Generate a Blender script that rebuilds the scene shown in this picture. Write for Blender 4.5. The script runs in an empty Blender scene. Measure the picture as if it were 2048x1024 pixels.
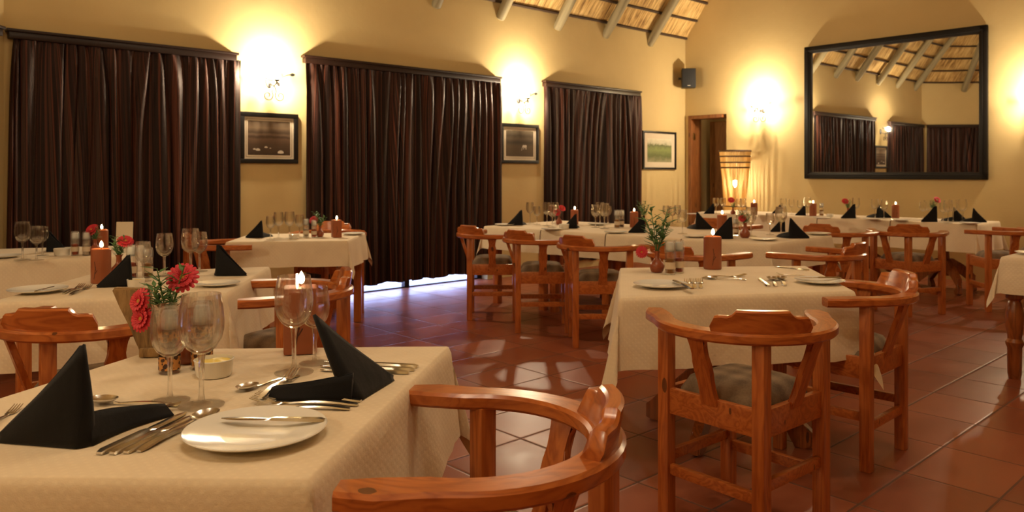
import bpy, bmesh, math, random
from mathutils import Vector, Matrix, noise as mnoise
PI = math.pi
sc = bpy.context.scene
# ------------------------------------------------------------------ camera, world, exposure
EYE = 1.2            # eye height
FOC = 1562.0         # focal length in pixels of a 2048 wide picture
HOR = 345.0          # row of the horizon
cam_d = bpy.data.cameras.new('camera'); cam = bpy.data.objects.new('camera', cam_d)
sc.collection.objects.link(cam); sc.camera = cam
cam.location = (0, 0, EYE); cam.rotation_euler = (PI/2, 0, 0)
cam_d.sensor_width = 36.0; cam_d.lens = 36.0*FOC/2048; cam_d.shift_y = -(512-HOR)/2048
cam_d.dof.use_dof = True; cam_d.dof.focus_distance = 2.1; cam_d.dof.aperture_fstop = 6.5
cam_d.clip_start = 0.02; cam_d.clip_end = 200
w = bpy.data.worlds.new('dusk sky'); sc.world = w; w.use_nodes = True
w.node_tree.nodes['Background'].inputs[0].default_value = (0.42, 0.52, 1.0, 1)
w.node_tree.nodes['Background'].inputs[1].default_value = 12.0
sc.view_settings.view_transform = 'Standard'; sc.view_settings.look = 'None'
sc.view_settings.exposure = -0.03; sc.view_settings.gamma = 1.0; sc.view_settings.use_curve_mapping = False
sc.cycles.max_bounces = 10; sc.cycles.diffuse_bounces = 4; sc.cycles.glossy_bounces = 5
sc.cycles.transmission_bounces = 8; sc.cycles.transparent_max_bounces = 40
sc.cycles.caustics_reflective = False; sc.cycles.caustics_refractive = False
sc.cycles.sample_clamp_indirect = 5.0; sc.cycles.use_denoising = True
WARM = (1.0, 0.81, 0.55)
SCONCE_W, TOP_FILL_W = 215.0, 170.0
# ------------------------------------------------------------------ geometry of the room
TOP = 0.71           # table height
def at(px, py, h=TOP):
    """the point at height h that the photograph shows at px, py"""
    z = FOC*(EYE-h)/(py-HOR)
    return Vector(((px-1024)/FOC*z, z, h))
PL = Vector((-0.98, 8.115)); D1 = Vector((0.731, 0.682)).normalized(); NIN = Vector((D1.y, -D1.x))
A_L = math.atan2(D1.y, D1.x)
D2 = Vector((0.67, -0.7427)).normalized(); NB = Vector((-D2.y, D2.x)); BACK = 9.505
A_B = math.atan2(D2.y, D2.x)
def left_t(px):
    k = (px-1024)/FOC
    return (k*PL.y-PL.x)/(D1.x-k*D1.y)
def left_p(px, py=None):
    p = PL+D1*left_t(px)
    return Vector((p.x, p.y, 0 if py is None else EYE+(HOR-py)*p.y/FOC))
def left_at(t): p = PL+D1*t; return Vector((p.x, p.y, 0))
def back_p(px, py=None):
    k = (px-1024)/FOC; z = BACK/(k*NB.x+NB.y)
    return Vector((k*z, z, 0 if py is None else EYE+(HOR-py)*z/FOC))
# corner where the two walls meet
_den = D1.dot(NB); T_A = (BACK-PL.dot(NB))/_den
CA = left_at(T_A)
def back_s(px): return (back_p(px)-CA).xy.dot(D2)
def back_at(s): p = CA.xy+D2*s; return Vector((p.x, p.y, 0))
T_B = -3.66; CB = left_at(T_B)
# ------------------------------------------------------------------ node helpers / materials
M = {}
def new_mat(name):
    m = bpy.data.materials.new(name); m.use_nodes = True; nt = m.node_tree
    return m, nt, nt.nodes['Principled BSDF'], nt.nodes, nt.links
def plain(name, col, rough=0.5, metal=0.0, spec=0.5, **kw):
    m, nt, b, N, L = new_mat(name)
    b.inputs['Base Color'].default_value = (*col, 1); b.inputs['Roughness'].default_value = rough
    b.inputs['Metallic'].default_value = metal; b.inputs['Specular IOR Level'].default_value = spec
    for k, v in kw.items(): b.inputs[k.replace('_', ' ')].default_value = v
    M[name] = m; return m
def ramp(N, stops):
    r = N.new('ShaderNodeValToRGB'); e = r.color_ramp.elements
    while len(e) < len(stops): e.new(0.5)
    for el, (p, c) in zip(e, stops): el.position = p; el.color = (*c, 1)
    return r
def coords(N, L, scale=(1, 1, 1), rot=(0, 0, 0), kind='Object', rnd=False):
    tc = N.new('ShaderNodeTexCoord'); mp = N.new('ShaderNodeMapping')
    mp.inputs['Scale'].default_value = scale; mp.inputs['Rotation'].default_value = rot
    L.new(tc.outputs[kind], mp.inputs['Vector'])
    if rnd:
        oi = N.new('ShaderNodeObjectInfo'); mu = N.new('ShaderNodeVectorMath'); mu.operation = 'SCALE'
        cx = N.new('ShaderNodeCombineXYZ')
        for i in range(3): L.new(oi.outputs['Random'], cx.inputs[i])
        mu.inputs[3].default_value = 37.0; L.new(cx.outputs[0], mu.inputs[0]); L.new(mu.outputs[0], mp.inputs['Location'])
    return mp.outputs[0]
def tex_noise(N, L, vec, scale, detail=4, rough=0.55, dist=0.0):
    n = N.new('ShaderNodeTexNoise'); n.inputs['Scale'].default_value = scale; n.inputs['Detail'].default_value = detail
    n.inputs['Roughness'].default_value = rough; n.inputs['Distortion'].default_value = dist
    L.new(vec, n.inputs['Vector']); return n.outputs['Fac']
def bump(N, L, b, height, strength, dist=0.01):
    bp = N.new('ShaderNodeBump'); bp.inputs['Strength'].default_value = strength; bp.inputs['Distance'].default_value = dist
    L.new(height, bp.inputs['Height']); L.new(bp.outputs[0], b.inputs['Normal'])
def math_n(N, L, op, a, b=None, c=None):
    n = N.new('ShaderNodeMath'); n.operation = op
    for i, v in enumerate((a, b, c)):
        if v is None: continue
        if isinstance(v, (int, float)): n.inputs[i].default_value = v
        else: L.new(v, n.inputs[i])
    return n.outputs[0]
def mixc(N, L, fac, a, b, blend='MIX'):
    n = N.new('ShaderNodeMix'); n.data_type = 'RGBA'; n.blend_type = blend
    for s, v in ((0, fac), (6, a), (7, b)):
        if isinstance(v, (int, float)): n.inputs[s].default_value = v
        elif isinstance(v, tuple): n.inputs[s].default_value = (*v, 1)
        else: L.new(v, n.inputs[s])
    return n.outputs[2]

def make_wood(name, scale=(1, 1, 1), rot=(0, 0, 0), ring=False, kn3=None, light=(0.52, 0.155, 0.034), dark=(0.30, 0.068, 0.013), rough=0.28):
    m, nt, b, N, L = new_mat(name)
    if ring:
        v0 = coords(N, L, rnd=False); sp = N.new('ShaderNodeSeparateXYZ'); L.new(v0, sp.inputs[0])
        r = math_n(N, L, 'SQRT', math_n(N, L, 'ADD', math_n(N, L, 'MULTIPLY', sp.outputs[0], sp.outputs[0]), math_n(N, L, 'MULTIPLY', sp.outputs[1], sp.outputs[1])))
        an = math_n(N, L, 'ARCTAN2', sp.outputs[0], math_n(N, L, 'MULTIPLY', sp.outputs[1], -1))
        cb = N.new('ShaderNodeCombineXYZ')
        L.new(math_n(N, L, 'MULTIPLY', r, 14.0), cb.inputs[0]); L.new(math_n(N, L, 'MULTIPLY', an, 0.9), cb.inputs[1]); L.new(math_n(N, L, 'MULTIPLY', sp.outputs[2], 14.0), cb.inputs[2])
        oi = N.new('ShaderNodeObjectInfo'); ad = N.new('ShaderNodeVectorMath'); ad.operation = 'ADD'
        cx = N.new('ShaderNodeCombineXYZ'); s = math_n(N, L, 'MULTIPLY', oi.outputs['Random'], 31.0)
        for i in range(3): L.new(s, cx.inputs[i])
        L.new(cb.outputs[0], ad.inputs[0]); L.new(cx.outputs[0], ad.inputs[1]); v = ad.outputs[0]
    else:
        v = coords(N, L, scale, rot, rnd=True)
    g = tex_noise(N, L, v, 1.0, 3, 0.5, 0.8)
    wv = math_n(N, L, 'FRACT', math_n(N, L, 'MULTIPLY', g, 7.0))
    wv = math_n(N, L, 'ABSOLUTE', math_n(N, L, 'SUBTRACT', wv, 0.5))
    f = tex_noise(N, L, v, 9.0, 3)
    t = math_n(N, L, 'ADD', math_n(N, L, 'MULTIPLY', wv, 1.1), math_n(N, L, 'MULTIPLY', f, 0.5))
    r = ramp(N, [(0.15, dark), (0.55, tuple(0.6*a+0.4*c for a, c in zip(light, dark))), (0.95, light)])
    L.new(t, r.inputs[0])
    # knots
    vo = N.new('ShaderNodeTexVoronoi'); vo.inputs['Scale'].default_value = 0.55; ks = N.new('ShaderNodeVectorMath'); ks.operation = 'MULTIPLY'; ks.inputs[1].default_value = kn3 or ((1, 4, 1) if ring else tuple(min(4.0, 16.0/max(scale[i], 4.0)) for i in range(3))); L.new(v, ks.inputs[0]); L.new(ks.outputs[0], vo.inputs['Vector'])
    kn = math_n(N, L, 'LESS_THAN', math_n(N, L, 'ADD', vo.outputs['Distance'], math_n(N, L, 'MULTIPLY', f, 0.04)), 0.115)
    col = mixc(N, L, math_n(N, L, 'MULTIPLY', kn, 0.8), r.outputs[0], (0.05, 0.014, 0.005))
    L.new(col, b.inputs['Base Color']); b.inputs['Roughness'].default_value = rough
    b.inputs['Coat Weight'].default_value = 0.25; b.inputs['Coat Roughness'].default_value = 0.15
    bump(N, L, b, t, 0.08, 0.002)
    M[name] = m; return m
make_wood('wood_z', (16, 16, 1.6))
make_wood('wood_a', (1.6, 16, 16), (0, 0, -PI/4))
make_wood('wood_b', (1.6, 16, 16), (0, 0, PI/4))
make_wood('wood_ring', ring=True)
make_wood('wood_x', (1.6, 16, 16))
make_wood('wood_frame', (14, 14, 1.2), light=(0.30, 0.11, 0.03), dark=(0.14, 0.045, 0.012), rough=0.4)
make_wood('wood_door', (11, 11, 0.9), light=(0.36, 0.17, 0.055), dark=(0.20, 0.085, 0.025), rough=0.45)
make_wood('wood_table', (12, 12, 1.2), light=(0.34, 0.10, 0.022), dark=(0.16, 0.04, 0.008))

def make_wall():
    m, nt, b, N, L = new_mat('plaster'); v = coords(N, L)
    n1 = tex_noise(N, L, v, 0.9, 5, 0.6); n2 = tex_noise(N, L, v, 11.0, 4)
    r = ramp(N, [(0.3, (0.56, 0.42, 0.195)), (0.7, (0.64, 0.49, 0.235))]); L.new(n1, r.inputs[0])
    L.new(r.outputs[0], b.inputs['Base Color']); b.inputs['Roughness'].default_value = 0.72
    b.inputs['Specular IOR Level'].default_value = 0.25
    bump(N, L, b, math_n(N, L, 'ADD', n1, math_n(N, L, 'MULTIPLY', n2, 0.25)), 0.25, 0.03); M['plaster'] = m
make_wall()
def make_floor():
    m, nt, b, N, L = new_mat('terracotta tiles')
    tc = N.new('ShaderNodeTexCoord'); sp = N.new('ShaderNodeSeparateXYZ'); L.new(tc.outputs['Object'], sp.inputs[0])
    def comb(nx, ny, off, pitch):
        s = math_n(N, L, 'ADD', math_n(N, L, 'MULTIPLY', sp.outputs[0], nx), math_n(N, L, 'MULTIPLY', sp.outputs[1], ny))
        return math_n(N, L, 'DIVIDE', math_n(N, L, 'SUBTRACT', s, off), pitch)
    ua = comb(-0.682, 0.731, 1.21, 0.335); ub = comb(0.743, 0.67, 2.389, 0.435)
    def edge(u, pitch):
        fr = math_n(N, L, 'FRACT', u); d = math_n(N, L, 'MINIMUM', fr, math_n(N, L, 'SUBTRACT', 1.0, fr))
        return math_n(N, L, 'MULTIPLY', d, pitch)
    d = math_n(N, L, 'MINIMUM', edge(ua, 0.335), edge(ub, 0.435))
    grout = math_n(N, L, 'LESS_THAN', d, 0.0042)
    cell = N.new('ShaderNodeCombineXYZ'); L.new(math_n(N, L, 'FLOOR', ua), cell.inputs[0]); L.new(math_n(N, L, 'FLOOR', ub), cell.inputs[1])
    wn = N.new('ShaderNodeTexWhiteNoise'); wn.noise_dimensions = '2D'; L.new(cell.outputs[0], wn.inputs['Vector'])
    n1 = tex_noise(N, L, tc.outputs['Object'], 5.0, 6, 0.6)
    t = math_n(N, L, 'ADD', math_n(N, L, 'MULTIPLY', wn.outputs['Value'], 0.45), math_n(N, L, 'MULTIPLY', n1, 0.65))
    r = ramp(N, [(0.2, (0.185, 0.046, 0.019)), (0.6, (0.26, 0.070, 0.029)), (0.95, (0.33, 0.10, 0.045))]); L.new(t, r.inputs[0])
    col = mixc(N, L, grout, r.outputs[0], (0.12, 0.058, 0.034))
    L.new(col, b.inputs['Base Color'])
    rr = math_n(N, L, 'ADD', math_n(N, L, 'MULTIPLY', n1, 0.22), math_n(N, L, 'ADD', 0.25, math_n(N, L, 'MULTIPLY', grout, 0.4)))
    L.new(rr, b.inputs['Roughness']); b.inputs['Specular IOR Level'].default_value = 0.27
    h = math_n(N, L, 'ADD', math_n(N, L, 'MINIMUM', math_n(N, L, 'MULTIPLY', d, 90.0), 1.0), math_n(N, L, 'MULTIPLY', n1, 0.35))
    bump(N, L, b, h, 0.35, 0.004); M['tiles'] = m
make_floor()
def make_cloth():
    m, nt, b, N, L = new_mat('cream cloth')
    uv = N.new('ShaderNodeUVMap'); sp = N.new('ShaderNodeSeparateXYZ'); L.new(uv.outputs[0], sp.inputs[0])
    def fr(o, k, s=0.0): return math_n(N, L, 'SUBTRACT', math_n(N, L, 'FRACT', math_n(N, L, 'ADD', math_n(N, L, 'MULTIPLY', o, k), s)), 0.5)
    def dots(s):
        a, c = fr(sp.outputs[0], 42.0, s), fr(sp.outputs[1], 42.0, s)
        d = math_n(N, L, 'SQRT', math_n(N, L, 'ADD', math_n(N, L, 'MULTIPLY', a, a), math_n(N, L, 'MULTIPLY', c, c)))
        return math_n(N, L, 'SMOOTH_MIN', math_n(N, L, 'MULTIPLY', d, 4.0), 1.0, 0.2)
    d = math_n(N, L, 'MINIMUM', dots(0.0), dots(0.5))
    wr = tex_noise(N, L, uv.outputs[0], 7.0, 4, 0.55, 0.4); wv = tex_noise(N, L, uv.outputs[0], 400.0, 1)
    r = ramp(N, [(0.3, (0.71, 0.575, 0.40)), (0.75, (0.78, 0.645, 0.455))]); L.new(wr, r.inputs[0])
    col = mixc(N, L, math_n(N, L, 'MULTIPLY', math_n(N, L, 'SUBTRACT', 1.0, d), 0.35), r.outputs[0], (0.86, 0.72, 0.50))
    L.new(col, b.inputs['Base Color']); b.inputs['Roughness'].default_value = 0.82; b.inputs['Specular IOR Level'].default_value = 0.2
    b.inputs['Sheen Weight'].default_value = 0.15
    h = math_n(N, L, 'ADD', math_n(N, L, 'MULTIPLY', wr, 1.6), math_n(N, L, 'ADD', math_n(N, L, 'MULTIPLY', math_n(N, L, 'SUBTRACT', 1.0, d), 0.13), math_n(N, L, 'MULTIPLY', wv, 0.12)))
    bump(N, L, b, h, 0.5, 0.006); M['cloth'] = m
make_cloth()
def make_curtain():
    m, nt, b, N, L = new_mat('striped satin curtain')
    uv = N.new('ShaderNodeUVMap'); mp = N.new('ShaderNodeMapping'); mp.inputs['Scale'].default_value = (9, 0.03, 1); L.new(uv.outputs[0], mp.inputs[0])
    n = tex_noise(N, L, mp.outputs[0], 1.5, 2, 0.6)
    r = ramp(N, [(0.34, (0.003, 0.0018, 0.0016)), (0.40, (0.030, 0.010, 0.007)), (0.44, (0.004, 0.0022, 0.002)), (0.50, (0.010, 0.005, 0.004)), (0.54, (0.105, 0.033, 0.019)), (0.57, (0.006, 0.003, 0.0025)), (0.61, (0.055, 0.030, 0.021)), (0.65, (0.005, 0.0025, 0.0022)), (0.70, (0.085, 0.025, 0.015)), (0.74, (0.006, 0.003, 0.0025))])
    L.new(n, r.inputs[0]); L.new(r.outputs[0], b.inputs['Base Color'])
    b.inputs['Roughness'].default_value = 0.47; b.inputs['Specular IOR Level'].default_value = 0.22; b.inputs['Specular Tint'].default_value = (1, 0.72, 0.65, 1)
    mp2 = N.new('ShaderNodeMapping'); mp2.inputs['Scale'].default_value = (10, 2.2, 1); L.new(uv.outputs[0], mp2.inputs[0])
    bump(N, L, b, tex_noise(N, L, mp2.outputs[0], 3.0, 4), 0.35, 0.01); M['curtain'] = m
make_curtain()
def make_thatch():
    m, nt, b, N, L = new_mat('thatch')
    uv = N.new('ShaderNodeUVMap'); mp = N.new('ShaderNodeMapping'); mp.inputs['Scale'].default_value = (55, 3.0, 1); L.new(uv.outputs[0], mp.inputs[0])
    n = tex_noise(N, L, mp.outputs[0], 1.0, 5, 0.65); n2 = tex_noise(N, L, uv.outputs[0], 3.0, 3)
    t = math_n(N, L, 'ADD', math_n(N, L, 'MULTIPLY', n, 0.8), math_n(N, L, 'MULTIPLY', n2, 0.3))
    r = ramp(N, [(0.42, (0.17, 0.08, 0.02)), (0.53, (0.60, 0.37, 0.12)), (0.66, (0.88, 0.64, 0.28))]); L.new(t, r.inputs[0])
    L.new(r.outputs[0], b.inputs['Base Color']); b.inputs['Roughness'].default_value = 0.75
    bump(N, L, b, n, 0.9, 0.02); M['thatch'] = m
make_thatch()
def make_pole():
    m, nt, b, N, L = new_mat('weathered pole'); v = coords(N, L, (18, 18, 1.2), rnd=True)
    n = tex_noise(N, L, v, 1.0, 5, 0.6); r = ramp(N, [(0.3, (0.17, 0.135, 0.075)), (0.7, (0.40, 0.335, 0.19))]); L.new(n, r.inputs[0])
    L.new(r.outputs[0], b.inputs['Base Color']); b.inputs['Roughness'].default_value = 0.7; bump(N, L, b, n, 0.4, 0.01); M['pole'] = m
make_pole()
def make_cushion():
    m, nt, b, N, L = new_mat('taupe plaid'); v = coords(N, L, (1, 1, 1), (0, 0, PI/4))
    sp = N.new('ShaderNodeSeparateXYZ'); L.new(v, sp.inputs[0])
    sx = math_n(N, L, 'SINE', math_n(N, L, 'MULTIPLY', sp.outputs[0], 75.0)); sy = math_n(N, L, 'SINE', math_n(N, L, 'MULTIPLY', sp.outputs[1], 75.0))
    n = tex_noise(N, L, v, 150.0, 2)
    t = math_n(N, L, 'ADD', math_n(N, L, 'MULTIPLY', math_n(N, L, 'ADD', sx, sy), 0.14), math_n(N, L, 'ADD', math_n(N, L, 'MULTIPLY', n, 0.5), 0.25))
    r = ramp(N, [(0.2, (0.10, 0.065, 0.038)), (0.8, (0.24, 0.17, 0.105))]); L.new(t, r.inputs[0])
    L.new(r.outputs[0], b.inputs['Base Color']); b.inputs['Roughness'].default_value = 0.9; bump(N, L, b, n, 0.4, 0.002); M['cushion'] = m
make_cushion()
def make_napkin():
    m, nt, b, N, L = new_mat('black napkin'); v = coords(N, L)
    n = tex_noise(N, L, v, 14.0, 3); n2 = tex_noise(N, L, v, 600.0, 1)
    b.inputs['Base Color'].default_value = (0.003, 0.003, 0.0045, 1); b.inputs['Roughness'].default_value = 0.75; b.inputs['Sheen Weight'].default_value = .10; b.inputs['Sheen Roughness'].default_value = .4
    b.inputs['Specular IOR Level'].default_value = 0.25
    bump(N, L, b, math_n(N, L, 'ADD', n, math_n(N, L, 'MULTIPLY', n2, 0.1)), 0.3, 0.01); M['napkin'] = m
make_napkin()
def make_glass(name, clear, edge, power):
    """clear: share that passes straight through (as through a thin wall), the rest refracts"""
    m, nt, b, N, L = new_mat(name); N.remove(b); out = N['Material Output']
    tr = N.new('ShaderNodeBsdfTransparent'); tr.inputs[0].default_value = (0.99, 0.99, 0.985, 1)
    gs = N.new('ShaderNodeBsdfGlass'); gs.inputs['IOR'].default_value = 1.48; gs.inputs['Roughness'].default_value = 0.0
    lw = N.new('ShaderNodeLayerWeight'); lw.inputs[0].default_value = .5; mx = N.new('ShaderNodeMixShader')
    L.new(math_n(N, L, 'ADD', math_n(N, L, 'MULTIPLY', math_n(N, L, 'POWER', lw.outputs['Facing'], power), edge), 1-clear), mx.inputs[0])
    L.new(tr.outputs[0], mx.inputs[1]); L.new(gs.outputs[0], mx.inputs[2]); L.new(mx.outputs[0], out.inputs['Surface']); M[name] = m
make_glass('glass', 0.78, 0.62, 2.2)
make_glass('foot glass', 0.80, 0.3, 3.0)
make_glass('stem glass', 0.45, 0.4, 2.0)
plain('solid glass', (1, 1, 1), 0.02, Transmission_Weight=1.0, IOR=1.45)
plain('steel', (0.72, 0.70, 0.67), 0.20, 1.0)
plain('china', (0.80, 0.77, 0.70), 0.12, 0.0, 0.6)
plain('butter', (0.80, 0.62, 0.16), 0.5)
plain('candle wax', (0.33, 0.095, 0.035), 0.42, Subsurface_Weight=0.25, Subsurface_Radius=(0.02, 0.008, 0.004))
plain('wax rim', (0.50, 0.17, 0.06), 0.4)
plain('wick', (0.02, 0.015, 0.01), 0.9)
plain('motif', (0.07, 0.02, 0.01), 0.6)
plain('clay', (0.26, 0.065, 0.025), 0.3)
plain('petal', (0.62, 0.03, 0.045), 0.6)
plain('flower disc', (0.45, 0.22, 0.03), 0.8)
plain('leaf', (0.075, 0.17, 0.045), 0.5)
plain('leaf pale', (0.16, 0.27, 0.11), 0.5)
plain('black iron', (0.006, 0.0045, 0.0035), 0.55, 0.0)
plain('black frame', (0.007, 0.0055, 0.005), 0.4, 0.0, 0.3)
plain('pelmet wood', (0.020, 0.008, 0.005), 0.38, 0.0, 0.3)
plain('mat board', (0.62, 0.52, 0.38), 0.8)
plain('mat line', (0.20, 0.14, 0.08), 0.8)
plain('mirror', (0.86, 0.86, 0.84), 0.012, 1.0)
plain('speaker black', (0.012, 0.012, 0.013), 0.5)
plain('speaker grille', (0.02, 0.02, 0.022), 0.75)
plain('white plastic', (0.7, 0.68, 0.62), 0.4)
plain('brass', (0.55, 0.38, 0.14), 0.3, 1.0)
plain('spice amber', (0.36, 0.15, 0.03), 0.7)
plain('spice red', (0.40, 0.07, 0.025), 0.7)
plain('spice dark', (0.10, 0.035, 0.018), 0.8)
plain('spice pale', (0.62, 0.5, 0.36), 0.8)
plain('reed', (0.52, 0.33, 0.12), 0.6)
plain('reed dark', (0.11, 0.055, 0.02), 0.7)
plain('terrace', (0.75, 0.76, 0.8), 0.8)
plain('white horse', (0.60, 0.52, 0.42), 0.8)
plain('batten', (0.05, 0.026, 0.012), 0.8)
def emis(name, col, s):
    m, nt, b, N, L = new_mat(name); b.inputs['Base Color'].default_value = (0, 0, 0, 1)
    b.inputs['Emission Color'].default_value = (*col, 1); b.inputs['Emission Strength'].default_value = s; M[name] = m
emis('flame', (1.0, 0.74, 0.36), 60.0); emis('bulb', (1.0, 0.80, 0.48), 60.0); emis('lamp bulb', (1.0, 0.75, 0.36), 90.0)
def make_reed():
    m, nt, b, N, L = new_mat('reed'); out = N['Material Output']; b.inputs['Base Color'].default_value = (0.62, 0.45, 0.20, 1); b.inputs['Roughness'].default_value = .5
    tl = N.new('ShaderNodeBsdfTranslucent'); tl.inputs[0].default_value = (0.85, 0.64, 0.28, 1); mx = N.new('ShaderNodeMixShader'); mx.inputs[0].default_value = .45
    L.new(b.outputs[0], mx.inputs[1]); L.new(tl.outputs[0], mx.inputs[2]); L.new(mx.outputs[0], out.inputs['Surface']); M['reed'] = m
make_reed()
def make_bark():
    m, nt, b, N, L = new_mat('bark board'); v = coords(N, L, (30, 30, 6)); n = tex_noise(N, L, v, 1.0, 6, 0.65, 0.6)
    r = ramp(N, [(0.35, (0.09, 0.05, 0.02)), (0.55, (0.34, 0.21, 0.085)), (0.8, (0.50, 0.34, 0.16))]); L.new(n, r.inputs[0]); L.new(r.outputs[0], b.inputs['Base Color'])
    b.inputs['Roughness'].default_value = 0.85; bump(N, L, b, n, 0.7, 0.01); M['bark'] = m
make_bark()
def make_leopard():
    m, nt, b, N, L = new_mat('leopard label'); v = coords(N, L); vo = N.new('ShaderNodeTexVoronoi'); vo.inputs['Scale'].default_value = 105.0
    L.new(v, vo.inputs['Vector']); r = ramp(N, [(0.40, (0.045, 0.015, 0.006)), (0.47, (0.50, 0.22, 0.055))]); r.color_ramp.interpolation = 'CONSTANT'
    L.new(vo.outputs['Distance'], r.inputs[0]); L.new(r.outputs[0], b.inputs['Base Color']); b.inputs['Roughness'].default_value = 0.45; M['leopard'] = m
make_leopard()
def make_print(name, stops, nscale, amp):
    m, nt, b, N, L = new_mat(name); tc = N.new('ShaderNodeTexCoord'); sp = N.new('ShaderNodeSeparateXYZ'); L.new(tc.outputs['Generated'], sp.inputs[0])
    n = tex_noise(N, L, tc.outputs['Generated'], nscale, 5, 0.65)
    t = math_n(N, L, 'ADD', sp.outputs[2], math_n(N, L, 'MULTIPLY', math_n(N, L, 'SUBTRACT', n, 0.5), amp))
    r = ramp(N, stops); L.new(t, r.inputs[0]); L.new(r.outputs[0], b.inputs['Base Color']); b.inputs['Roughness'].default_value = 0.55; b.inputs['Specular IOR Level'].default_value = 0.2; M[name] = m
make_print('print hills', [(0.0, (0.05, 0.032, 0.02)), (0.32, (0.095, 0.06, 0.038)), (0.46, (0.16, 0.10, 0.065)), (0.52, (0.075, 0.05, 0.034)), (0.60, (0.20, 0.135, 0.09)), (0.66, (0.10, 0.07, 0.048)), (0.80, (0.24, 0.17, 0.11)), (1.0, (0.12, 0.085, 0.055))], 3.0, 0.16)
make_print('print meadow', [(0.0, (0.075, 0.05, 0.028)), (0.4, (0.10, 0.07, 0.04)), (0.55, (0.06, 0.045, 0.03)), (0.7, (0.13, 0.095, 0.06)), (0.8, (0.085, 0.065, 0.045)), (1.0, (0.19, 0.15, 0.10))], 4.0, 0.15)
make_print('print valley', [(0.0, (0.30, 0.28, 0.16)), (0.25, (0.12, 0.135, 0.055)), (0.55, (0.21, 0.25, 0.09)), (0.72, (0.13, 0.14, 0.07)), (0.8, (0.5, 0.47, 0.33)), (1.0, (0.66, 0.6, 0.45))], 5.0, 0.45)
# ------------------------------------------------------------------ mesh helpers
COL = sc.collection
def obj(name, bm, mat, parent=None, smooth=35, loc=None, rz=None):
    me = bpy.data.meshes.new(name); bm.normal_update(); bm.to_mesh(me); bm.free()
    if smooth:
        for p in me.polygons: p.use_smooth = True
        me.set_sharp_from_angle(angle=math.radians(smooth))
    me.materials.append(M[mat] if isinstance(mat, str) else mat)
    o = bpy.data.objects.new(name, me); COL.objects.link(o)
    if parent is not None: o.parent = parent
    if loc is not None: o.location = loc
    if rz is not None: o.rotation_euler = (0, 0, rz)
    return o
def tag(o, label, cat, group=None):
    o['label'] = label; o['category'] = cat
    if group: o['group'] = group
    return o
def thing(name, label, cat, loc=(0, 0, 0), rz=0.0, group=None, scale=1.0):
    o = bpy.data.objects.new(name, None); COL.objects.link(o); o.empty_display_size = 0.1
    o.location = loc; o.rotation_euler = (0, 0, rz); o.scale = (scale,)*3
    return tag(o, label, cat, group)
def struct(o): o['kind'] = 'structure'; return o
def dup(root, label, loc, rz=0.0, group=None, scale=1.0):
    def cp(o, par):
        c = o.copy(); COL.objects.link(c)
        if par is not None: c.parent = par
        for ch in list(o.children): cp(ch, c)
        return c
    r = cp(root, None); r.location = loc; r.rotation_euler = (0, 0, rz); r.scale = (scale,)*3; r['label'] = label
    if group: r['group'] = group
    elif 'group' in r.keys(): del r['group']
    return r
class Proto:
    """first use places the built thing itself, later uses copy it"""
    def __init__(self, build): self.build, self.o = build, None
    def put(self, label, loc, rz=0.0, group=None, scale=1.0):
        if self.o is None:
            self.o = self.build(); o = self.o; o.location = loc; o.rotation_euler = (0, 0, rz); o.scale = (scale,)*3
            o['label'] = label
            if group: o['group'] = group
            return o
        return dup(self.o, label, loc, rz, group, scale)
def add_box(bm, c, s, rz=0.0, bev=0.0, rot=None):
    mtx = Matrix.Translation(c) @ (rot if rot is not None else Matrix.Rotation(rz, 4, 'Z')) @ Matrix.Diagonal((*s, 1))
    r = bmesh.ops.create_cube(bm, size=1.0, matrix=mtx)
    if bev:
        es = list({e for v in r['verts'] for e in v.link_edges})
        bmesh.ops.bevel(bm, geom=es, offset=bev, segments=2, affect='EDGES', profile=0.6)
    return bm
def box(c, s, rz=0.0, bev=0.0): return add_box(bmesh.new(), c, s, rz, bev)
def lathe(prof, n=24, bm=None, c=(0, 0, 0), close=False):
    """profile of (radius, z); r = 0 makes a pole"""
    bm = bm or bmesh.new(); rings = []
    for r, z in prof:
        if r <= 1e-6: rings.append([bm.verts.new((c[0], c[1], c[2]+z))])
        else: rings.append([bm.verts.new((c[0]+r*math.cos(2*PI*i/n), c[1]+r*math.sin(2*PI*i/n), c[2]+z)) for i in range(n)])
    for a, b in zip(rings, rings[1:]):
        for i in range(n):
            j = (i+1) % n
            if len(a) == 1 and len(b) == 1: continue
            if len(a) == 1: bm.faces.new((a[0], b[j], b[i]))
            elif len(b) == 1: bm.faces.new((a[i], a[j], b[0]))
            else: bm.faces.new((a[i], a[j], b[j], b[i]))
    if close:
        for rg, f in ((rings[0], True), (rings[-1], False)):
            if len(rg) > 1: bm.faces.new(list(reversed(rg)) if f else rg)
    return bm
def tube(pts, rad, n=8, bm=None, cap=True):
    """round tube along points; rad is a number or a list"""
    bm = bm or bmesh.new(); pts = [Vector(p) for p in pts]; rings = []
    up = None
    for i, p in enumerate(pts):
        d = (pts[min(i+1, len(pts)-1)]-pts[max(i-1, 0)]).normalized()
        if up is None: up = Vector((0, 0, 1)) if abs(d.z) < 0.9 else Vector((1, 0, 0))
        x = d.cross(up).normalized(); y = x.cross(d).normalized(); up = y
        r = rad[i] if isinstance(rad, (list, tuple)) else rad
        rings.append([bm.verts.new(p+x*r*math.cos(2*PI*k/n)+y*r*math.sin(2*PI*k/n)) for k in range(n)])
    for a, b in zip(rings, rings[1:]):
        for k in range(n):
            bm.faces.new((a[k], b[k], b[(k+1) % n], a[(k+1) % n]))
    if cap: bm.faces.new(list(reversed(rings[0]))[::-1]); bm.faces.new(list(reversed(rings[-1])))
    return bm
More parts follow.
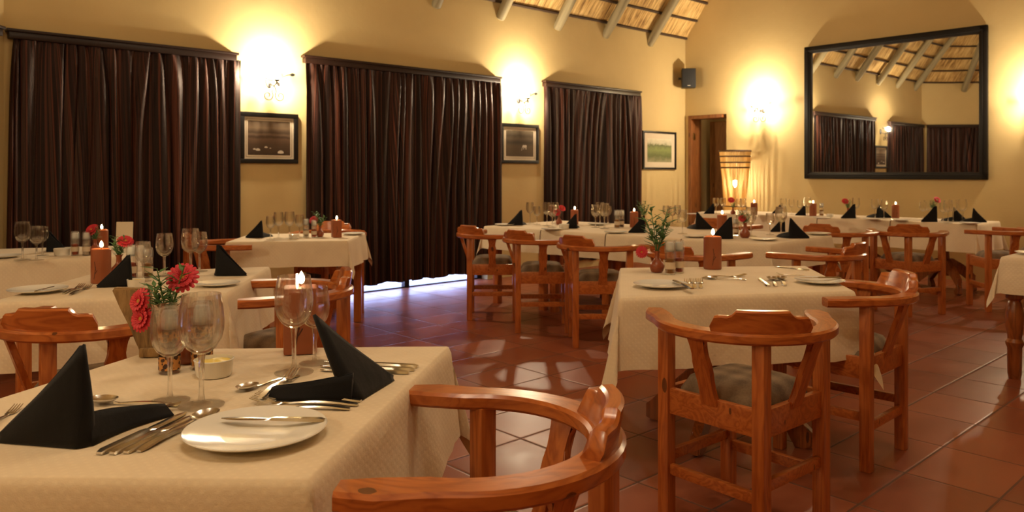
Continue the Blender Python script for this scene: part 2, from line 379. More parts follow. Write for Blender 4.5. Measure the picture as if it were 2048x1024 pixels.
def prism(pts, y0, y1, bm=None, mtx=None, bev=0.0):
    """outline in x,z extruded along y"""
    bm = bm or bmesh.new()
    a = [bm.verts.new((x, y0, z)) for x, z in pts]; b = [bm.verts.new((x, y1, z)) for x, z in pts]
    f = [bm.faces.new(a), bm.faces.new(list(reversed(b)))]
    n = len(pts)
    for i in range(n): f.append(bm.faces.new((a[i], b[i], b[(i+1) % n], a[(i+1) % n])))
    if bev:
        es = [e for ff in f[:2] for e in ff.edges]
        r = bmesh.ops.bevel(bm, geom=es, offset=bev, segments=2, affect='EDGES')
    if mtx is not None: bmesh.ops.transform(bm, matrix=mtx, verts=list({v for v in a+b if v.is_valid} | {v for v in bm.verts}))
    bmesh.ops.recalc_face_normals(bm, faces=bm.faces[:])
    return bm
def grid(nu, nv, fn, uvfn=None):
    """sheet of nu x nv points from fn(i, j)"""
    bm = bmesh.new(); uvl = bm.loops.layers.uv.new('UVMap')
    vs = [[bm.verts.new(fn(i, j)) for j in range(nv)] for i in range(nu)]
    for i in range(nu-1):
        for j in range(nv-1):
            q = ((i, j), (i+1, j), (i+1, j+1), (i, j+1)); f = bm.faces.new([vs[a][b] for a, b in q])
            if uvfn:
                for l, (a, b) in zip(f.loops, q): l[uvl].uv = uvfn(a, b)
    return bm
def poly_prism(pts, z0, z1, bm=None):
    bm = bm or bmesh.new()
    a = [bm.verts.new((p[0], p[1], z0)) for p in pts]; b = [bm.verts.new((p[0], p[1], z1)) for p in pts]; n = len(pts)
    bm.faces.new(list(reversed(a))); bm.faces.new(b)
    for i in range(n): bm.faces.new((a[i], a[(i+1) % n], b[(i+1) % n], b[i]))
    bmesh.ops.recalc_face_normals(bm, faces=bm.faces[:]); return bm
def lamp(name, loc, watts, radius, parent=None, col=WARM):
    d = bpy.data.lights.new(name, 'POINT'); d.energy = watts; d.color = col; d.shadow_soft_size = radius
    o = bpy.data.objects.new(name, d); COL.objects.link(o); o.location = loc
    if parent is not None: o.parent = parent
    return o
# ================================================================== THE SETTING
EAVE = 3.13; SLOPE = math.radians(53); RIDGE = 7.2
T_THK = 0.28
def wall_with_holes(name, origin, ang, length, height, holes, thick=T_THK, start=0.0):
    """wall in its own x (along), y (outwards), z frame with rectangular holes (x0, x1, z0, z1)"""
    xs = sorted({start, length, *[h[0] for h in holes], *[h[1] for h in holes]}); zs = sorted({0.0, height, *[h[2] for h in holes], *[h[3] for h in holes]})
    bm = bmesh.new()
    def solid(i, k):
        if not (0 <= i < len(xs)-1 and 0 <= k < len(zs)-1): return False
        cx, cz = (xs[i]+xs[i+1])/2, (zs[k]+zs[k+1])/2
        return not any(h[0] < cx < h[1] and h[2] < cz < h[3] for h in holes)
    V = {}
    def v(i, y, k):
        if (i, y, k) not in V: V[(i, y, k)] = bm.verts.new((xs[i], y*thick, zs[k]))
        return V[(i, y, k)]
    for i in range(len(xs)-1):
        for k in range(len(zs)-1):
            if not solid(i, k): continue
            bm.faces.new((v(i, 0, k), v(i+1, 0, k), v(i+1, 0, k+1), v(i, 0, k+1)))
            bm.faces.new((v(i, 1, k), v(i, 1, k+1), v(i+1, 1, k+1), v(i+1, 1, k)))
            for di, dk, q in ((-1, 0, ((i, 0, k), (i, 0, k+1), (i, 1, k+1), (i, 1, k))), (1, 0, ((i+1, 0, k), (i+1, 1, k), (i+1, 1, k+1), (i+1, 0, k+1))),
                              (0, -1, ((i, 0, k), (i, 1, k), (i+1, 1, k), (i+1, 0, k))), (0, 1, ((i, 0, k+1), (i+1, 0, k+1), (i+1, 1, k+1), (i, 1, k+1)))):
                if not solid(i+di, k+dk): bm.faces.new([v(*a) for a in q])
    bmesh.ops.recalc_face_normals(bm, faces=bm.faces[:])
    return struct(obj(name, bm, 'plaster', smooth=0, loc=origin, rz=ang))
# left wall: french windows behind the curtains
t2a, t2b = left_t(650), left_t(975)
hole2 = (t2a-T_B, t2b-T_B, 0.0, 2.12)
wall_with_holes('wall_left', CB, A_L, T_A-T_B+T_THK, EAVE+0.05, [hole2])
DOOR0, DOOR1, DOORH = back_s(1378), back_s(1453), 2.02
wall_with_holes('wall_back', CA, A_B, 8.6, RIDGE+0.3, [(DOOR0, DOOR1, 0.0, DOORH)])
# the wall that turns towards the viewer beyond the left corner (seen in the mirror), and the walls behind the viewer
A_F = math.radians(88); DF = Vector((math.cos(A_F), math.sin(A_F)))
CF = CB.xy-DF*5.6
wall_with_holes('wall_front', (CF.x, CF.y, 0), A_F, 5.6, RIDGE, [])
RB = back_at(8.6); CR = Vector((RB.x-3.2, RB.y-8.4))
def wall_between(name, a, b):
    d = Vector((b[0]-a[0], b[1]-a[1])); wall_with_holes(name, (a[0], a[1], 0), math.atan2(d.y, d.x), d.length, RIDGE, [])
wall_between('wall_right', (RB.x, RB.y), (CR.x, CR.y))
wall_between('wall_rear', (CR.x, CR.y), (CF.x, CF.y))
# floor
fl = [(-4.6, -5.5), (10.5, -5.5), (10.5, 13.5), (-4.6, 13.5)]
fl = [(CF.x-.3, CF.y-.3), (CR.x+.3, CR.y-.3), (RB.x+.3, RB.y+.1), (back_at(8.6)+Vector((NB.x, NB.y, 0))*.3)[:2], (CA.xy+NB*1.9)[:], (CA.xy-NIN*.28)[:], (CB.xy-NIN*.28)[:]]
struct(obj('floor', poly_prism(fl, -0.2, 0.0), 'tiles', smooth=0))
# thatched slopes: one over the left wall, one over the turned wall
RUN = (RIDGE-EAVE)/math.tan(SLOPE)
def slope(name, p0, p1, q1, q0):
    """p0-p1 eave, q0-q1 upper edge; 3d points"""
    p0, p1, q1, q0 = map(Vector, (p0, p1, q1, q0)); nu, nv = 60, 24
    nrm = (p1-p0).cross(q0-p0).normalized()
    if nrm.z > 0: nrm = -nrm
    ln, hh = (p1-p0).length, (q0-p0).length
    def fn(i, j):
        a, b = i/(nu-1), j/(nv-1); p = (p0.lerp(p1, a)).lerp(q0.lerp(q1, a), b)
        return p+nrm*0.012*mnoise.noise(p*5)
    bm = grid(nu, nv, fn, lambda i, j: (i/(nu-1)*ln, j/(nv-1)*hh))
    r = bmesh.ops.extrude_face_region(bm, geom=bm.faces[:]); bmesh.ops.translate(bm, vec=-nrm*0.3, verts=[g for g in r['geom'] if isinstance(g, bmesh.types.BMVert)])
    bmesh.ops.recalc_face_normals(bm, faces=bm.faces[:])
    return struct(obj(name, bm, 'thatch', smooth=40))
nf = Vector((DF.y, -DF.x))     # inwards normal of the turned wall
bis = (NIN+nf); bis = bis/(bis.dot(NIN))
def up(p, n, e=EAVE, h=RIDGE): q = Vector(p[:2])+n*RUN; return (q.x, q.y, h)
CAx = CA.xy+NB*0.02
backshift = D2*(RUN/(D2.dot(NIN)))
slope('ceiling', (CB.x, CB.y, EAVE), (CAx.x, CAx.y, EAVE), (*(CAx+backshift), RIDGE), up(CB, bis))
CFn = CF+DF*0.2
slope('ceiling', (CFn.x, CFn.y, EAVE), (CB.x, CB.y, EAVE), up(CB, bis), up(CFn, nf))
struct(obj('ceiling', poly_prism([(CF.x-.3, CF.y-.3), (CR.x+.3, CR.y-.3), (RB.x+.3, RB.y+.1), (CA.x+.3, CA.y+.3), (CB.x-.3, CB.y+.3)], RIDGE+0.05, RIDGE+0.2), 'thatch', smooth=0))
# battens under the thatch
bn = 0
def batten(a, b, r=0.019):
    global bn; bn += 1
    n = 14; pts = []
    a, b = Vector(a), Vector(b)
    for i in range(n):
        p = a.lerp(b, i/(n-1)); pts.append(p+Vector((0, 0, 0.008*mnoise.noise(p*3))))
    struct(obj('trim_%d' % bn, tube(pts, r, 6), 'batten'))
sl_n = Vector((NIN.x*math.sin(SLOPE), NIN.y*math.sin(SLOPE), -math.cos(SLOPE)))
sl_up = Vector((NIN.x*math.cos(SLOPE), NIN.y*math.cos(SLOPE), math.sin(SLOPE)))
hn = Vector((nf.x*math.sin(SLOPE), nf.y*math.sin(SLOPE), -math.cos(SLOPE)))
for k in range(11):
    s = 0.02+0.29*k; run = s*math.cos(SLOPE); z = EAVE+s*math.sin(SLOPE)
    a = CB.xy+bis*run; b = CA.xy+D2*(run/(D2.dot(NIN)))
    batten((a.x+sl_n.x*.012, a.y+sl_n.y*.012, z), (b.x+sl_n.x*.012, b.y+sl_n.y*.012, z))
    c = CFn+nf*run
    batten((c.x+hn.x*.012, c.y+hn.y*.012, z), (a.x+hn.x*.012, a.y+hn.y*.012, z))
# round rafters
def rafter(base, n_in, label, L=4.6, r=0.062, seed=0, group=None):
    rnd = random.Random(seed); s_n = Vector((n_in.x*math.sin(SLOPE), n_in.y*math.sin(SLOPE), -math.cos(SLOPE))); s_u = Vector((n_in.x*math.cos(SLOPE), n_in.y*math.cos(SLOPE), math.sin(SLOPE)))
    p = Vector((base.x, base.y, EAVE))+s_n*(0.03+r)-s_u*0.135
    n = 16; pts = []; rad = []
    for i in range(n):
        s = L*i/(n-1); pts.append((0.012*math.sin(s*1.3+seed), 0.012*math.cos(s*1.7+seed), s)); rad.append(r*(1-0.03*s)*(1+0.05*rnd.uniform(-1, 1)))
    rad[0] *= 0.9
    bm = tube([Vector((0, 0, -0.012))+Vector(pts[0])]+pts, [rad[0]*0.7]+rad, 14)
    o = obj('roof_pole', bm, 'pole'); o.rotation_mode = 'QUATERNION'; o.rotation_quaternion = s_u.to_track_quat('Z', 'Y'); o.location = p
    tag(o, label, 'roof pole', group); return o
ords = ['nearest the speaker corner', 'second from the speaker corner', 'third from the speaker corner', 'fourth from the speaker corner', 'fifth from the speaker corner', 'leftmost one, cut by the top edge']
for i, px in enumerate((1300, 1210, 1113, 1000, 873, 736)):
    rafter(left_at(left_t(px)), NIN, 'round grey roof pole under the thatch, '+ords[i], seed=i, group='roof poles over the curtain wall')
for i in range(3):
    rafter(left_at(left_t(736)-0.9*(i+1)), NIN, 'roof pole over the left curtain, outside the picture or in the mirror', seed=10+i, group='roof poles seen in the mirror')
for i in range(3):
    p = CB.xy-DF*(0.9+1.1*i); rafter(p, nf, 'roof pole over the left curtain, outside the picture or in the mirror', seed=20+i, group='roof poles seen in the mirror')
# french window behind the middle curtains, bright terrace outside
def wl(name, bm, mat, **k): return obj(name, bm, mat, loc=(CB.x, CB.y, 0), rz=A_L, **k)
x0, x1 = hole2[0], hole2[1]; bm = bmesh.new()
for a in (x0+.03, (x0+x1)/2, x1-.03): add_box(bm, (a, .14, 1.06), (.06, .06, 2.12))
add_box(bm, ((x0+x1)/2, .14, 2.09), (x1-x0, .06, .06)); add_box(bm, ((x0+x1)/2, .14, .006), (x1-x0, .06, .012))
wf = struct(wl('window_1', bm, 'pelmet wood', smooth=0))
for a, b in ((x0+.06, (x0+x1)/2-.03), ((x0+x1)/2+.03, x1-.06)):
    obj('pane', box(((a+b)/2, .14, 1.05), (b-a, .006, 2.02)), 'glass', wf, smooth=0)
ter = [(CB.xy-NIN*.28)[:], (CA.xy-NIN*.28)[:], (CA.xy-NIN*4)[:], (CB.xy-NIN*4)[:]]
struct(obj('floor', poly_prism(ter, -0.2, -0.005), 'terrace', smooth=0))
# doorway in the back wall: frame, panelled door standing behind, small lobby
def wb(name, bm, mat, parent=None, **k): return obj(name, bm, mat, parent, loc=(CA.x, CA.y, 0) if parent is None else None, rz=A_B if parent is None else None, **k)
bm = bmesh.new(); fw = 0.055
add_box(bm, (DOOR0+fw/2, .1, DOORH/2), (fw, .25, DOORH), bev=.004); add_box(bm, (DOOR1-.02, .16, DOORH/2), (.04, .1, DOORH), bev=.004)
add_box(bm, ((DOOR0+DOOR1)/2, .1, DOORH-.025), (DOOR1-DOOR0-2*fw-.001, .25, .05), bev=.004)
df = struct(wb('door_1', bm, 'wood_frame'))
obj('hinge', box((DOOR0+fw+.006, .04, 1.72), (.012, .05, .10)), 'brass', df)
dl = struct(wb('door_2', box(((DOOR0+DOOR1)/2+.13, .62, .985), (.98, .045, 1.96), bev=.004), 'wood_door'))
def arch(w, h, rise, n=10): return [(-w/2, 0), (w/2, 0), (w/2, h-rise)]+[(w/2-w*i/n, h-rise+rise*math.sin(PI*i/n)) for i in range(1, n)]+[(-w/2, h-rise)]
cx = (DOOR0+DOOR1)/2+.16
for (w_, z_, h_, rz_) in ((.5, 0.95, .85, .16), (.5, .2, .6, .02)):
    p = obj('door_panel', prism(arch(w_, h_, rz_), 0, .03, bev=.008, mtx=Matrix.Translation((cx, .575, z_))), 'wood_door', dl)
for nm, c, s in (('wall_far', ((DOOR0+DOOR1)/2+.2, .97, 1.2), (2.2, .1, 2.4)), ('wall_inner', (DOOR1+.9, .6, 1.2), (.1, .72, 2.4)), ('wall_outer', (DOOR0-.25, .62, 1.2), (.1, .74, 2.4)), ('ceiling', ((DOOR0+DOOR1)/2+.2, .63, 2.44), (2.2, .78, .08))):
    struct(wb(nm, box(c, s), 'plaster', smooth=0))
pl = CA.xy+D2*((DOOR0+DOOR1)/2+.25)+NB*.42
lamp('lobby_light', (pl.x, pl.y, 2.3), 1.6, .05)
# ================================================================== WALL FITTINGS
def wall_mesh_root(name, label, cat, p, ang, group=None): return thing(name, label, cat, p, ang, group)
# --- curtains and their pelmet rods
def curtain(label, P0, ang, xa, xb, zt, seed, group, zb=0.095, y0=-0.006, depth=0.066):
    """hangs in the frame of a wall (x along, -y into the room) from xa to xb"""
    rnd = random.Random(seed); W_ = xb-xa; nf_ = max(4, int(W_/0.108)); nu, nv = nf_*14+1, 20
    ph = [rnd.uniform(-.25, .25) for _ in range(nf_+2)]; am = [rnd.uniform(.3, 1.25) for _ in range(nf_+2)]; lean = [rnd.uniform(-.06, .06) for _ in range(nf_+2)]
    def smp(a, f): i = int(f); t = f-i; return a[min(i, nf_+1)]*(1-t)+a[min(i+1, nf_+1)]*t
    def fn(i, j):
        u = i/(nu-1); v = j/(nv-1); vz = v**1.7; f = min(nf_, max(0, u*nf_+1.0*mnoise.noise(Vector((u*nf_*.4, seed*3.1, v*1.1)))*min(1, 8*u*(1-u))))
        g = 0.45+0.55*min(1, v*3.0)
        wv = math.sin(2*PI*(f+smp(ph, f)))*smp(am, f)
        wv2 = 0.35*math.sin(2*PI*(2.0*f+3*smp(ph, f)+v*0.6))*(0.4+0.6*(1-v))+.8*math.sin(2*PI*(3.0*f+2*smp(am, f)))*max(0, 1-v*6)+.30*mnoise.noise(Vector((f*2.2, v*4, seed)))
        x = xa+W_*u+smp(lean, f)*v*min(1, 6*u*(1-u)*1.6)+0.016*math.cos(2*PI*(f+smp(ph, f)))*g
        y = y0-depth/2+depth/2*max(-1, min(1, (wv+wv2)*0.72))*g
        z = zt+(zb-zt)*vz+0.010*math.sin(f*2.1+seed)*(v > .99)
        return (x, min(y, -0.008), z)
    bm = grid(nu, nv, fn, lambda i, j: (i/(nu-1)*W_*2.2+seed*1.7, j/(nv-1)*zt))
    # turn the sheet into cloth with a thickness
    bm.normal_update()
    r = bmesh.ops.extrude_face_region(bm, geom=bm.faces[:]); vs = [g for g in r['geom'] if isinstance(g, bmesh.types.BMVert)]
    for v in vs: v.co.y += 0.003
    bmesh.ops.recalc_face_normals(bm, faces=bm.faces[:])
    o = obj('curtain', bm, 'curtain', loc=P0, rz=ang, smooth=80)
    return tag(o, label, 'curtain', group)
def pelmet(label, P0, ang, xa, xb, zt):
    o = thing('curtain_rail', label, 'curtain rail', P0, ang)
    L_ = xb-xa; bm = box(((xa+xb)/2, -.034, zt-.035), (L_, .068, .05), bev=.008); obj('rail', bm, 'pelmet wood', o)
    obj('cornice', box(((xa+xb)/2, -.039, zt), (L_+.03, .078, .022), bev=.006), 'pelmet wood', o)
    return o
W0 = (CB.x, CB.y, 0)
def xl(px): return left_t(px)-T_B
def zrod(px, py): return left_p(px, py).z
g_l, g_m, g_f = 'left curtains', 'middle curtains', 'far curtains'
zr1 = (zrod(20, 66)+zrod(468, 106))/2; zr2 = (zrod(603, 119)+zrod(994, 152))/2; zr3 = (zrod(1084, 164)+zrod(1274, 184))/2
pelmet('long dark wooden curtain rail above the left curtains', W0, A_L, 0.02, xl(468), zr1)
pelmet('dark wooden curtain rail above the middle curtains, between the two wall lamps', W0, A_L, xl(604), xl(994), zr2)
pelmet('short dark wooden curtain rail above the far curtain', W0, A_L, xl(1084), xl(1274), zr3)
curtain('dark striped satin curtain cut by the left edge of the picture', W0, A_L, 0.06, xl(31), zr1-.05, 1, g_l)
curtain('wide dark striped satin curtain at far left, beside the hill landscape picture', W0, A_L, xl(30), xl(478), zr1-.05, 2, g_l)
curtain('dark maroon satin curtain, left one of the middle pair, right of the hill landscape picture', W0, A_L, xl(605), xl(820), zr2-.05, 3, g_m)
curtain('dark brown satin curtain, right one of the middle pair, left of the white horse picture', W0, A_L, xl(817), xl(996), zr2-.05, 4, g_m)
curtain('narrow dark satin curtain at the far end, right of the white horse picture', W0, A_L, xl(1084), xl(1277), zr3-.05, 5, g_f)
F0 = (CF.x, CF.y, 0)
pelmet('dark curtain rail on the turned wall, seen in the mirror', F0, A_F, 3.0, 5.5, zr1)
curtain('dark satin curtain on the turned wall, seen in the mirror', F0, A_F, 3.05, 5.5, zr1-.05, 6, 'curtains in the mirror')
# --- framed pictures
def picture(label, P0, ang, x0, x1, z0, z1, printm, fw=.035, mw=.035, extra=None, lines=True):
    cx, cz, w_, h_ = (x0+x1)/2, (z0+z1)/2, x1-x0, z1-z0
    M_ = Vector(P0)+Vector((math.cos(ang), math.sin(ang), 0))*cx
    o = thing('framed_picture', label, 'picture', (M_.x, M_.y, cz), ang)
    bm = bmesh.new()
    for c, s in (((0, -.014, h_/2-fw/2), (w_, .028, fw)), ((0, -.014, -h_/2+fw/2), (w_, .028, fw)), ((-w_/2+fw/2, -.014, 0), (fw, .028, h_-2*fw)), ((w_/2-fw/2, -.014, 0), (fw, .028, h_-2*fw))): add_box(bm, c, s, bev=.004)
    obj('frame', bm, 'black frame', o)
    iw, ih = w_-2*fw, h_-2*fw
    obj('mat_board', box((0, -.006, 0), (iw, .012, ih)), 'mat board', o, smooth=0)
    if lines:
        bm = bmesh.new(); a, b = iw/2-mw*.55, ih/2-mw*.55; t = .0035
        for c, s in (((0, -.0125, b), (2*a, .001, t)), ((0, -.0125, -b), (2*a, .001, t)), ((-a, -.0125, 0), (t, .001, 2*b)), ((a, -.0125, 0), (t, .001, 2*b))): add_box(bm, c, s)
        obj('mat_line', bm, 'mat line', o, smooth=0)
    pw, ph_ = iw-2*mw, ih-2*mw
    pr = obj('print', box((0, -.0075, 0), (pw, .011, ph_)), printm, o, smooth=0)
    if extra: extra(pr, pw, ph_)
    return o
def ex_rocks(pr, w_, h_):
    rnd = random.Random(3)
    for x, z, s in ((-.27, -.36, .055), (-.08, -.28, .04), (.27, -.43, .075), (-.35, -.34, .035), (.02, -.3, .02)):
        bm = prism([(s*h_*math.cos(a*PI/8)*1.3, s*h_*math.sin(a*PI/8)*(1 if a < 9 else .3)) for a in range(16)], 0, .0008, mtx=Matrix.Translation((x*w_, -.0139, z*h_)))
        obj('pale_rock', bm, 'white horse', pr, smooth=0)
def ex_horse(pr, w_, h_):
    k = h_*.011
    pts = [(-14, -12), (-12, -12), (-10, -4), (-7, 0), (-4, -1), (-4, -9), (-2.5, -9), (-1.5, -2), (6, -2), (8, -9), (9.5, -9), (10, -3), (12, 2), (12, 6), (8, 8), (0, 7), (-5, 8), (-9, 4), (-12, -4)]
    bm = prism([(x*k, z*k) for x, z in pts], 0, .0008, mtx=Matrix.Translation((.16*w_, -.0139, -.13*h_)))
    obj('white_horse', bm, 'white horse', pr, smooth=0)
def pic_px(label, a, b, c, d, pm, **k):
    """a, c top-left, bottom-right pixel corners on the left wall"""
    za = (left_p(a, b).z+left_p(c, b).z)/2; zb = (left_p(a, d).z+left_p(c, d).z)/2
    return picture(label, W0, A_L, xl(a), xl(c), zb, za, pm, **k)
pic_px('black framed sepia picture of hills with pale boulders, below the left wall lamp', 478, 226, 594, 327, 'print hills', extra=ex_rocks, fw=.04)
pic_px('black framed sepia picture of a white horse grazing, below the second wall lamp', 1000, 248, 1075, 327, 'print meadow', extra=ex_horse, fw=.037, mw=.045)
pic_px('dark framed picture of a green valley in a pale mat, left of the doorway', 1284, 263, 1350, 339, 'print valley', fw=.028, mw=.075, lines=False)
# --- mirror on the back wall
B0 = (CA.x, CA.y, 0)
def mirror_build():
    xa, xb, za, zb = back_s(1612), back_s(1978), 1.12, 2.80
    cx, w_, h_ = (xa+xb)/2, xb-xa, zb-za; p = back_at(cx)
    o = thing('wall_mirror', 'large black framed mirror on the back wall, reflecting the thatch and curtains', 'mirror', (p.x, p.y, za), A_B)
    fw = .085; bm = bmesh.new()
    for c, s in (((0, -.03, h_-fw/2), (w_, .05, fw)), ((0, -.03, fw/2), (w_, .05, fw)), ((-w_/2+fw/2, -.03, h_/2), (fw, .05, h_)), ((w_/2-fw/2, -.03, h_/2), (fw, .05, h_))): add_box(bm, c, s, bev=.012)
    bmi = bmesh.new(); f2 = .016
    for c, s in (((0, -.05, h_-fw*.62), (w_-fw, .03, f2)), ((0, -.05, fw*.62), (w_-fw, .03, f2)), ((-w_/2+fw*.62, -.05, h_/2), (f2, .03, h_-fw)), ((w_/2-fw*.62, -.05, h_/2), (f2, .03, h_-fw))): add_box(bmi, c, s, bev=.004)
    fr = obj('frame', bm, 'black frame', o); obj('moulding', bmi, 'black frame', fr)
    obj('mirror_glass', box((0, -.012, h_/2), (w_-2*fw+.012, .008, h_-2*fw+.012)), 'mirror', o, smooth=0)
mirror_build()
# --- loudspeaker in the corner
def speaker_build():
    p = left_p(1357); c = Vector((p.x, p.y))+NIN*.17; z = EYE+(HOR-157)*c.y/FOC
    o = thing('loudspeaker', 'small black loudspeaker mounted high in the corner above the doorway', 'loudspeaker', (c.x, c.y, z-.14), math.radians(-8))
    obj('cabinet', box((0, 0, .14), (.195, .17, .275), bev=.012), 'speaker black', o); obj('grille', box((0, -.088, .14), (.175, .008, .255), bev=.004), 'speaker grille', o)
    obj('badge', box((0, -.0935, .03), (.04, .003, .008)), 'white plastic', o, smooth=0)
    # bracket from the back of the cabinet to the wall
    e = Vector((p.x, p.y, 0))-Vector((c.x, c.y, 0)); e.rotate(Matrix.Rotation(math.radians(8), 3, 'Z'))
    obj('bracket', tube([(0, .07, .15), (e.x*.55, .09+abs(e.y)*.1, .15), (e.x, e.y, .15)], .016, 8), 'speaker black', o)
speaker_build()
# --- wrought iron wall lamps
def spiral(c, r0, turns, n=26, plane='xz', sgn=1, a0=0.0):
    pts = []
    for i in range(n):
        t = i/(n-1); a = a0+sgn*2*PI*turns*t; r = r0*(1-.78*t); pts.append((c[0]+r*math.cos(a), c[1], c[2]+r*math.sin(a)))
    return pts
def sconce_proto():
    o = thing('wall_lamp', '', 'wall lamp')
    obj('back_plate', prism([(.035*math.cos(a*PI/8), .055*math.sin(a*PI/8)) for a in range(16)], -.012, 0, bev=.003), 'black iron', o)
    a = obj('arm', tube([(0, -.01, 0), (0, -.05, -.035), (0, -.10, -.045), (.0, -.145, -.03), (0, -.155, -.01)], .007, 8), 'black iron', o)
    obj('cup', lathe([(0, -.012), (.018, -.01), (.026, .004), (.024, .006), (.014, .0), (0, -.002)], 14, c=(0, -.155, 0)), 'black iron', a)
    for s in (-1, 1):
        obj('scroll', tube([(s*.004, -.10, -.05)]+[(s*.058+x*s, -.10+.0*i, z) for i, (x, _, z) in enumerate(spiral((0, 0, -.135), .052, 1.25, sgn=1, a0=PI*.75))], .005, 6), 'black iron', o)
    st = obj('leaf_branch', tube([(-.10, -.11, .025), (-.05, -.12, -.005), (.0, -.13, .0), (.06, -.13, .03), (.11, -.125, .055), (.15, -.12, .062)], .0055, 6), 'black iron', o)
    def leaf(c, ang, l_, w_):
        bm = bmesh.new(); pts = [(0, 0), (l_*.35, w_*.5), (l_*.7, w_*.38), (l_, 0), (l_*.7, -w_*.38), (l_*.35, -w_*.5)]
        prism(pts, -.002, .002, bm, mtx=Matrix.Translation(c) @ Matrix.Rotation(-ang, 4, 'Y')); return bm
    for c, g, l_, w_ in (((.14, -.12, .06), .1, .055, .03), ((.05, -.13, .025), 1.3, .05, .034), ((-.02, -.13, .0), 2.2, .05, .034), ((-.09, -.11, .02), 2.7, .05, .03), ((.02, -.125, -.01), -1.2, .05, .032), ((-.045, -.12, -.01), -2.2, .045, .03)):
        obj('leaf', leaf(c, g, l_, w_), 'black iron', st)
    b = obj('bulb', lathe([(0, 0), (.012, .004), (.018, .022), (.0195, .038), (.015, .056), (.006, .072), (0, .078)], 16, c=(0, -.155, .004)), 'bulb', o)
    lamp('lamp_light', (0, -.155, .045), SCONCE_W, .03, o)
    return o
SC = Proto(sconce_proto)
def sc_left(px, py, label):
    p = left_p(px, py); q = p.xy; SC.put(label, (q.x, q.y, p.z), A_L, 'wrought iron wall lamps')
sc_left(538, 163, 'lit wrought iron wall lamp above the hill landscape picture')
sc_left(1037, 198, 'lit wrought iron wall lamp with two scrolls above the white horse picture')
p = back_p(1527, 218); SC.put('lit wrought iron wall lamp on the back wall above the reed floor lamp', p, A_B, 'wrought iron wall lamps')
def dim(o, k):
    for c in o.children:
        if c.type == 'LIGHT': c.data = c.data.copy(); c.data.energy = SCONCE_W*k
p = back_p(2088, 200); dim(SC.put('lit wrought iron wall lamp right of the mirror, outside the frame', p, A_B, 'wrought iron wall lamps out of view'), .75)
p = CF+DF*1.6; dim(SC.put('lit wrought iron wall lamp on the turned wall, outside the frame', (p.x, p.y, 2.05), A_F, 'wrought iron wall lamps out of view'), 0.7)
p = CF.lerp(CR, .22); dim(SC.put('added wrought iron wall lamp behind the viewer, unseen, for fill light', (p.x, p.y, 2.05), math.atan2(CF.y-CR.y, CF.x-CR.x), 'wrought iron wall lamps out of view'), 0.4)  # unseen lamp added at the rear as fill light
p = Vector((RB.x, RB.y)).lerp(CR, .35); dim(SC.put('added wrought iron wall lamp on the right wall, unseen, for fill light', (p.x, p.y, 2.05), math.atan2(CR.y-RB.y, CR.x-RB.x), 'wrought iron wall lamps out of view'), 0.5)  # another added lamp, out of view, filling from the right
# --- added wheel lamps, out of view, to light the table tops from above
def added_wheel_proto():
    o = thing('added_wheel_lamp', '', 'added hanging lamp')
    bm = bmesh.new(); n = 40
    for (z0, z1) in ((-.02, .02),):
        ring = lathe([(.40, z0), (.44, z0), (.44, z1), (.40, z1), (.40, z0)], n, bm)
    obj('wheel', bm, 'wood_table', o)
    obj('chain', tube([(0, 0, 0), (0, 0, 3.3)], .01, 8), 'black iron', o)
    bm = bmesh.new()
    for k in range(4): a = k*PI/4; add_box(bm, (0, 0, 0), (.82, .03, .03), rz=a)
    obj('spokes', bm, 'wood_table', o, smooth=0)
    for k in range(4):
        a = k*PI/2+.4; c = (.42*math.cos(a), .42*math.sin(a), .0)
        obj('bulb', lathe([(0, -.14), (.018, -.12), (.03, -.09), (.022, -.05), (.012, -.02), (0, -.02)], 14, c=c), 'bulb', o)
        lamp('lamp_light', (c[0], c[1], -.09), TOP_FILL_W/4, .045, o)
    return o
WH = Proto(added_wheel_proto)
WH.put('added wooden wheel lamp above the near tables, unseen, for top light', (-0.3, 1.1, 3.75), 0.2, 'added hanging lamps out of view')
WH.put('added wooden wheel lamp above the middle of the room, unseen, for top light', (1.6, 3.5, 4.0), 0.6, 'added hanging lamps out of view')
# --- woven reed floor lamp
def floor_lamp():
    k = (1470-1024)/FOC; nd = 9.235; z = nd/(k*NB.x+NB.y); H_ = 1.50
    o = thing('floor_lamp', 'tall lit floor lamp of woven reeds tapering downwards, right of the doorway', 'floor lamp', (k*z, z, 0), .3)
    def rad(h): t = h/H_; return .095+.105*t**1.3
    n = 54; bm = bmesh.new(); rnd = random.Random(5)
    for i in range(n):
        a = 2*PI*i/n; top = H_-.01
        tube([((rad(h)+.003*math.sin(7*h+i))*math.cos(a+.01*math.sin(5*h+i)), (rad(h)+.003*math.sin(7*h+i))*math.sin(a+.01*math.sin(5*h+i)), h) for h in [.02+(top-.015)*q/9 for q in range(10)]], .0060, 5, bm)
    obj('reeds', bm, 'reed', o)
    for h, r_, th in ((H_-.012, .014, 0), (H_-.085, .010, 0), (H_-.165, .010, 0), (H_-.235, .010, 0), (.75, .009, 0), (.38, .009, 0), (.03, .012, 0)):
        bm = tube([((rad(h)+.004)*math.cos(2*PI*q/40), (rad(h)+.004)*math.sin(2*PI*q/40), h) for q in range(41)], r_, 6)
        obj('woven_band', bm, 'reed dark', o)
    obj('lamp_base', lathe([(0, .0), (.09, .0), (.09, .018), (.02, .03), (.012, .05), (.012, 1.0), (0, 1.0)], 20), 'black iron', o)
    obj('bulb', lathe([(0, 0), (.014, .01), (.026, .045), (.03, .065), (.022, .09), (0, .1)], 16, c=(0, 0, 1.0)), 'lamp bulb', o)
    lamp('lamp_light', (0, 0, 1.06), 120.0, .035, o)
floor_lamp()
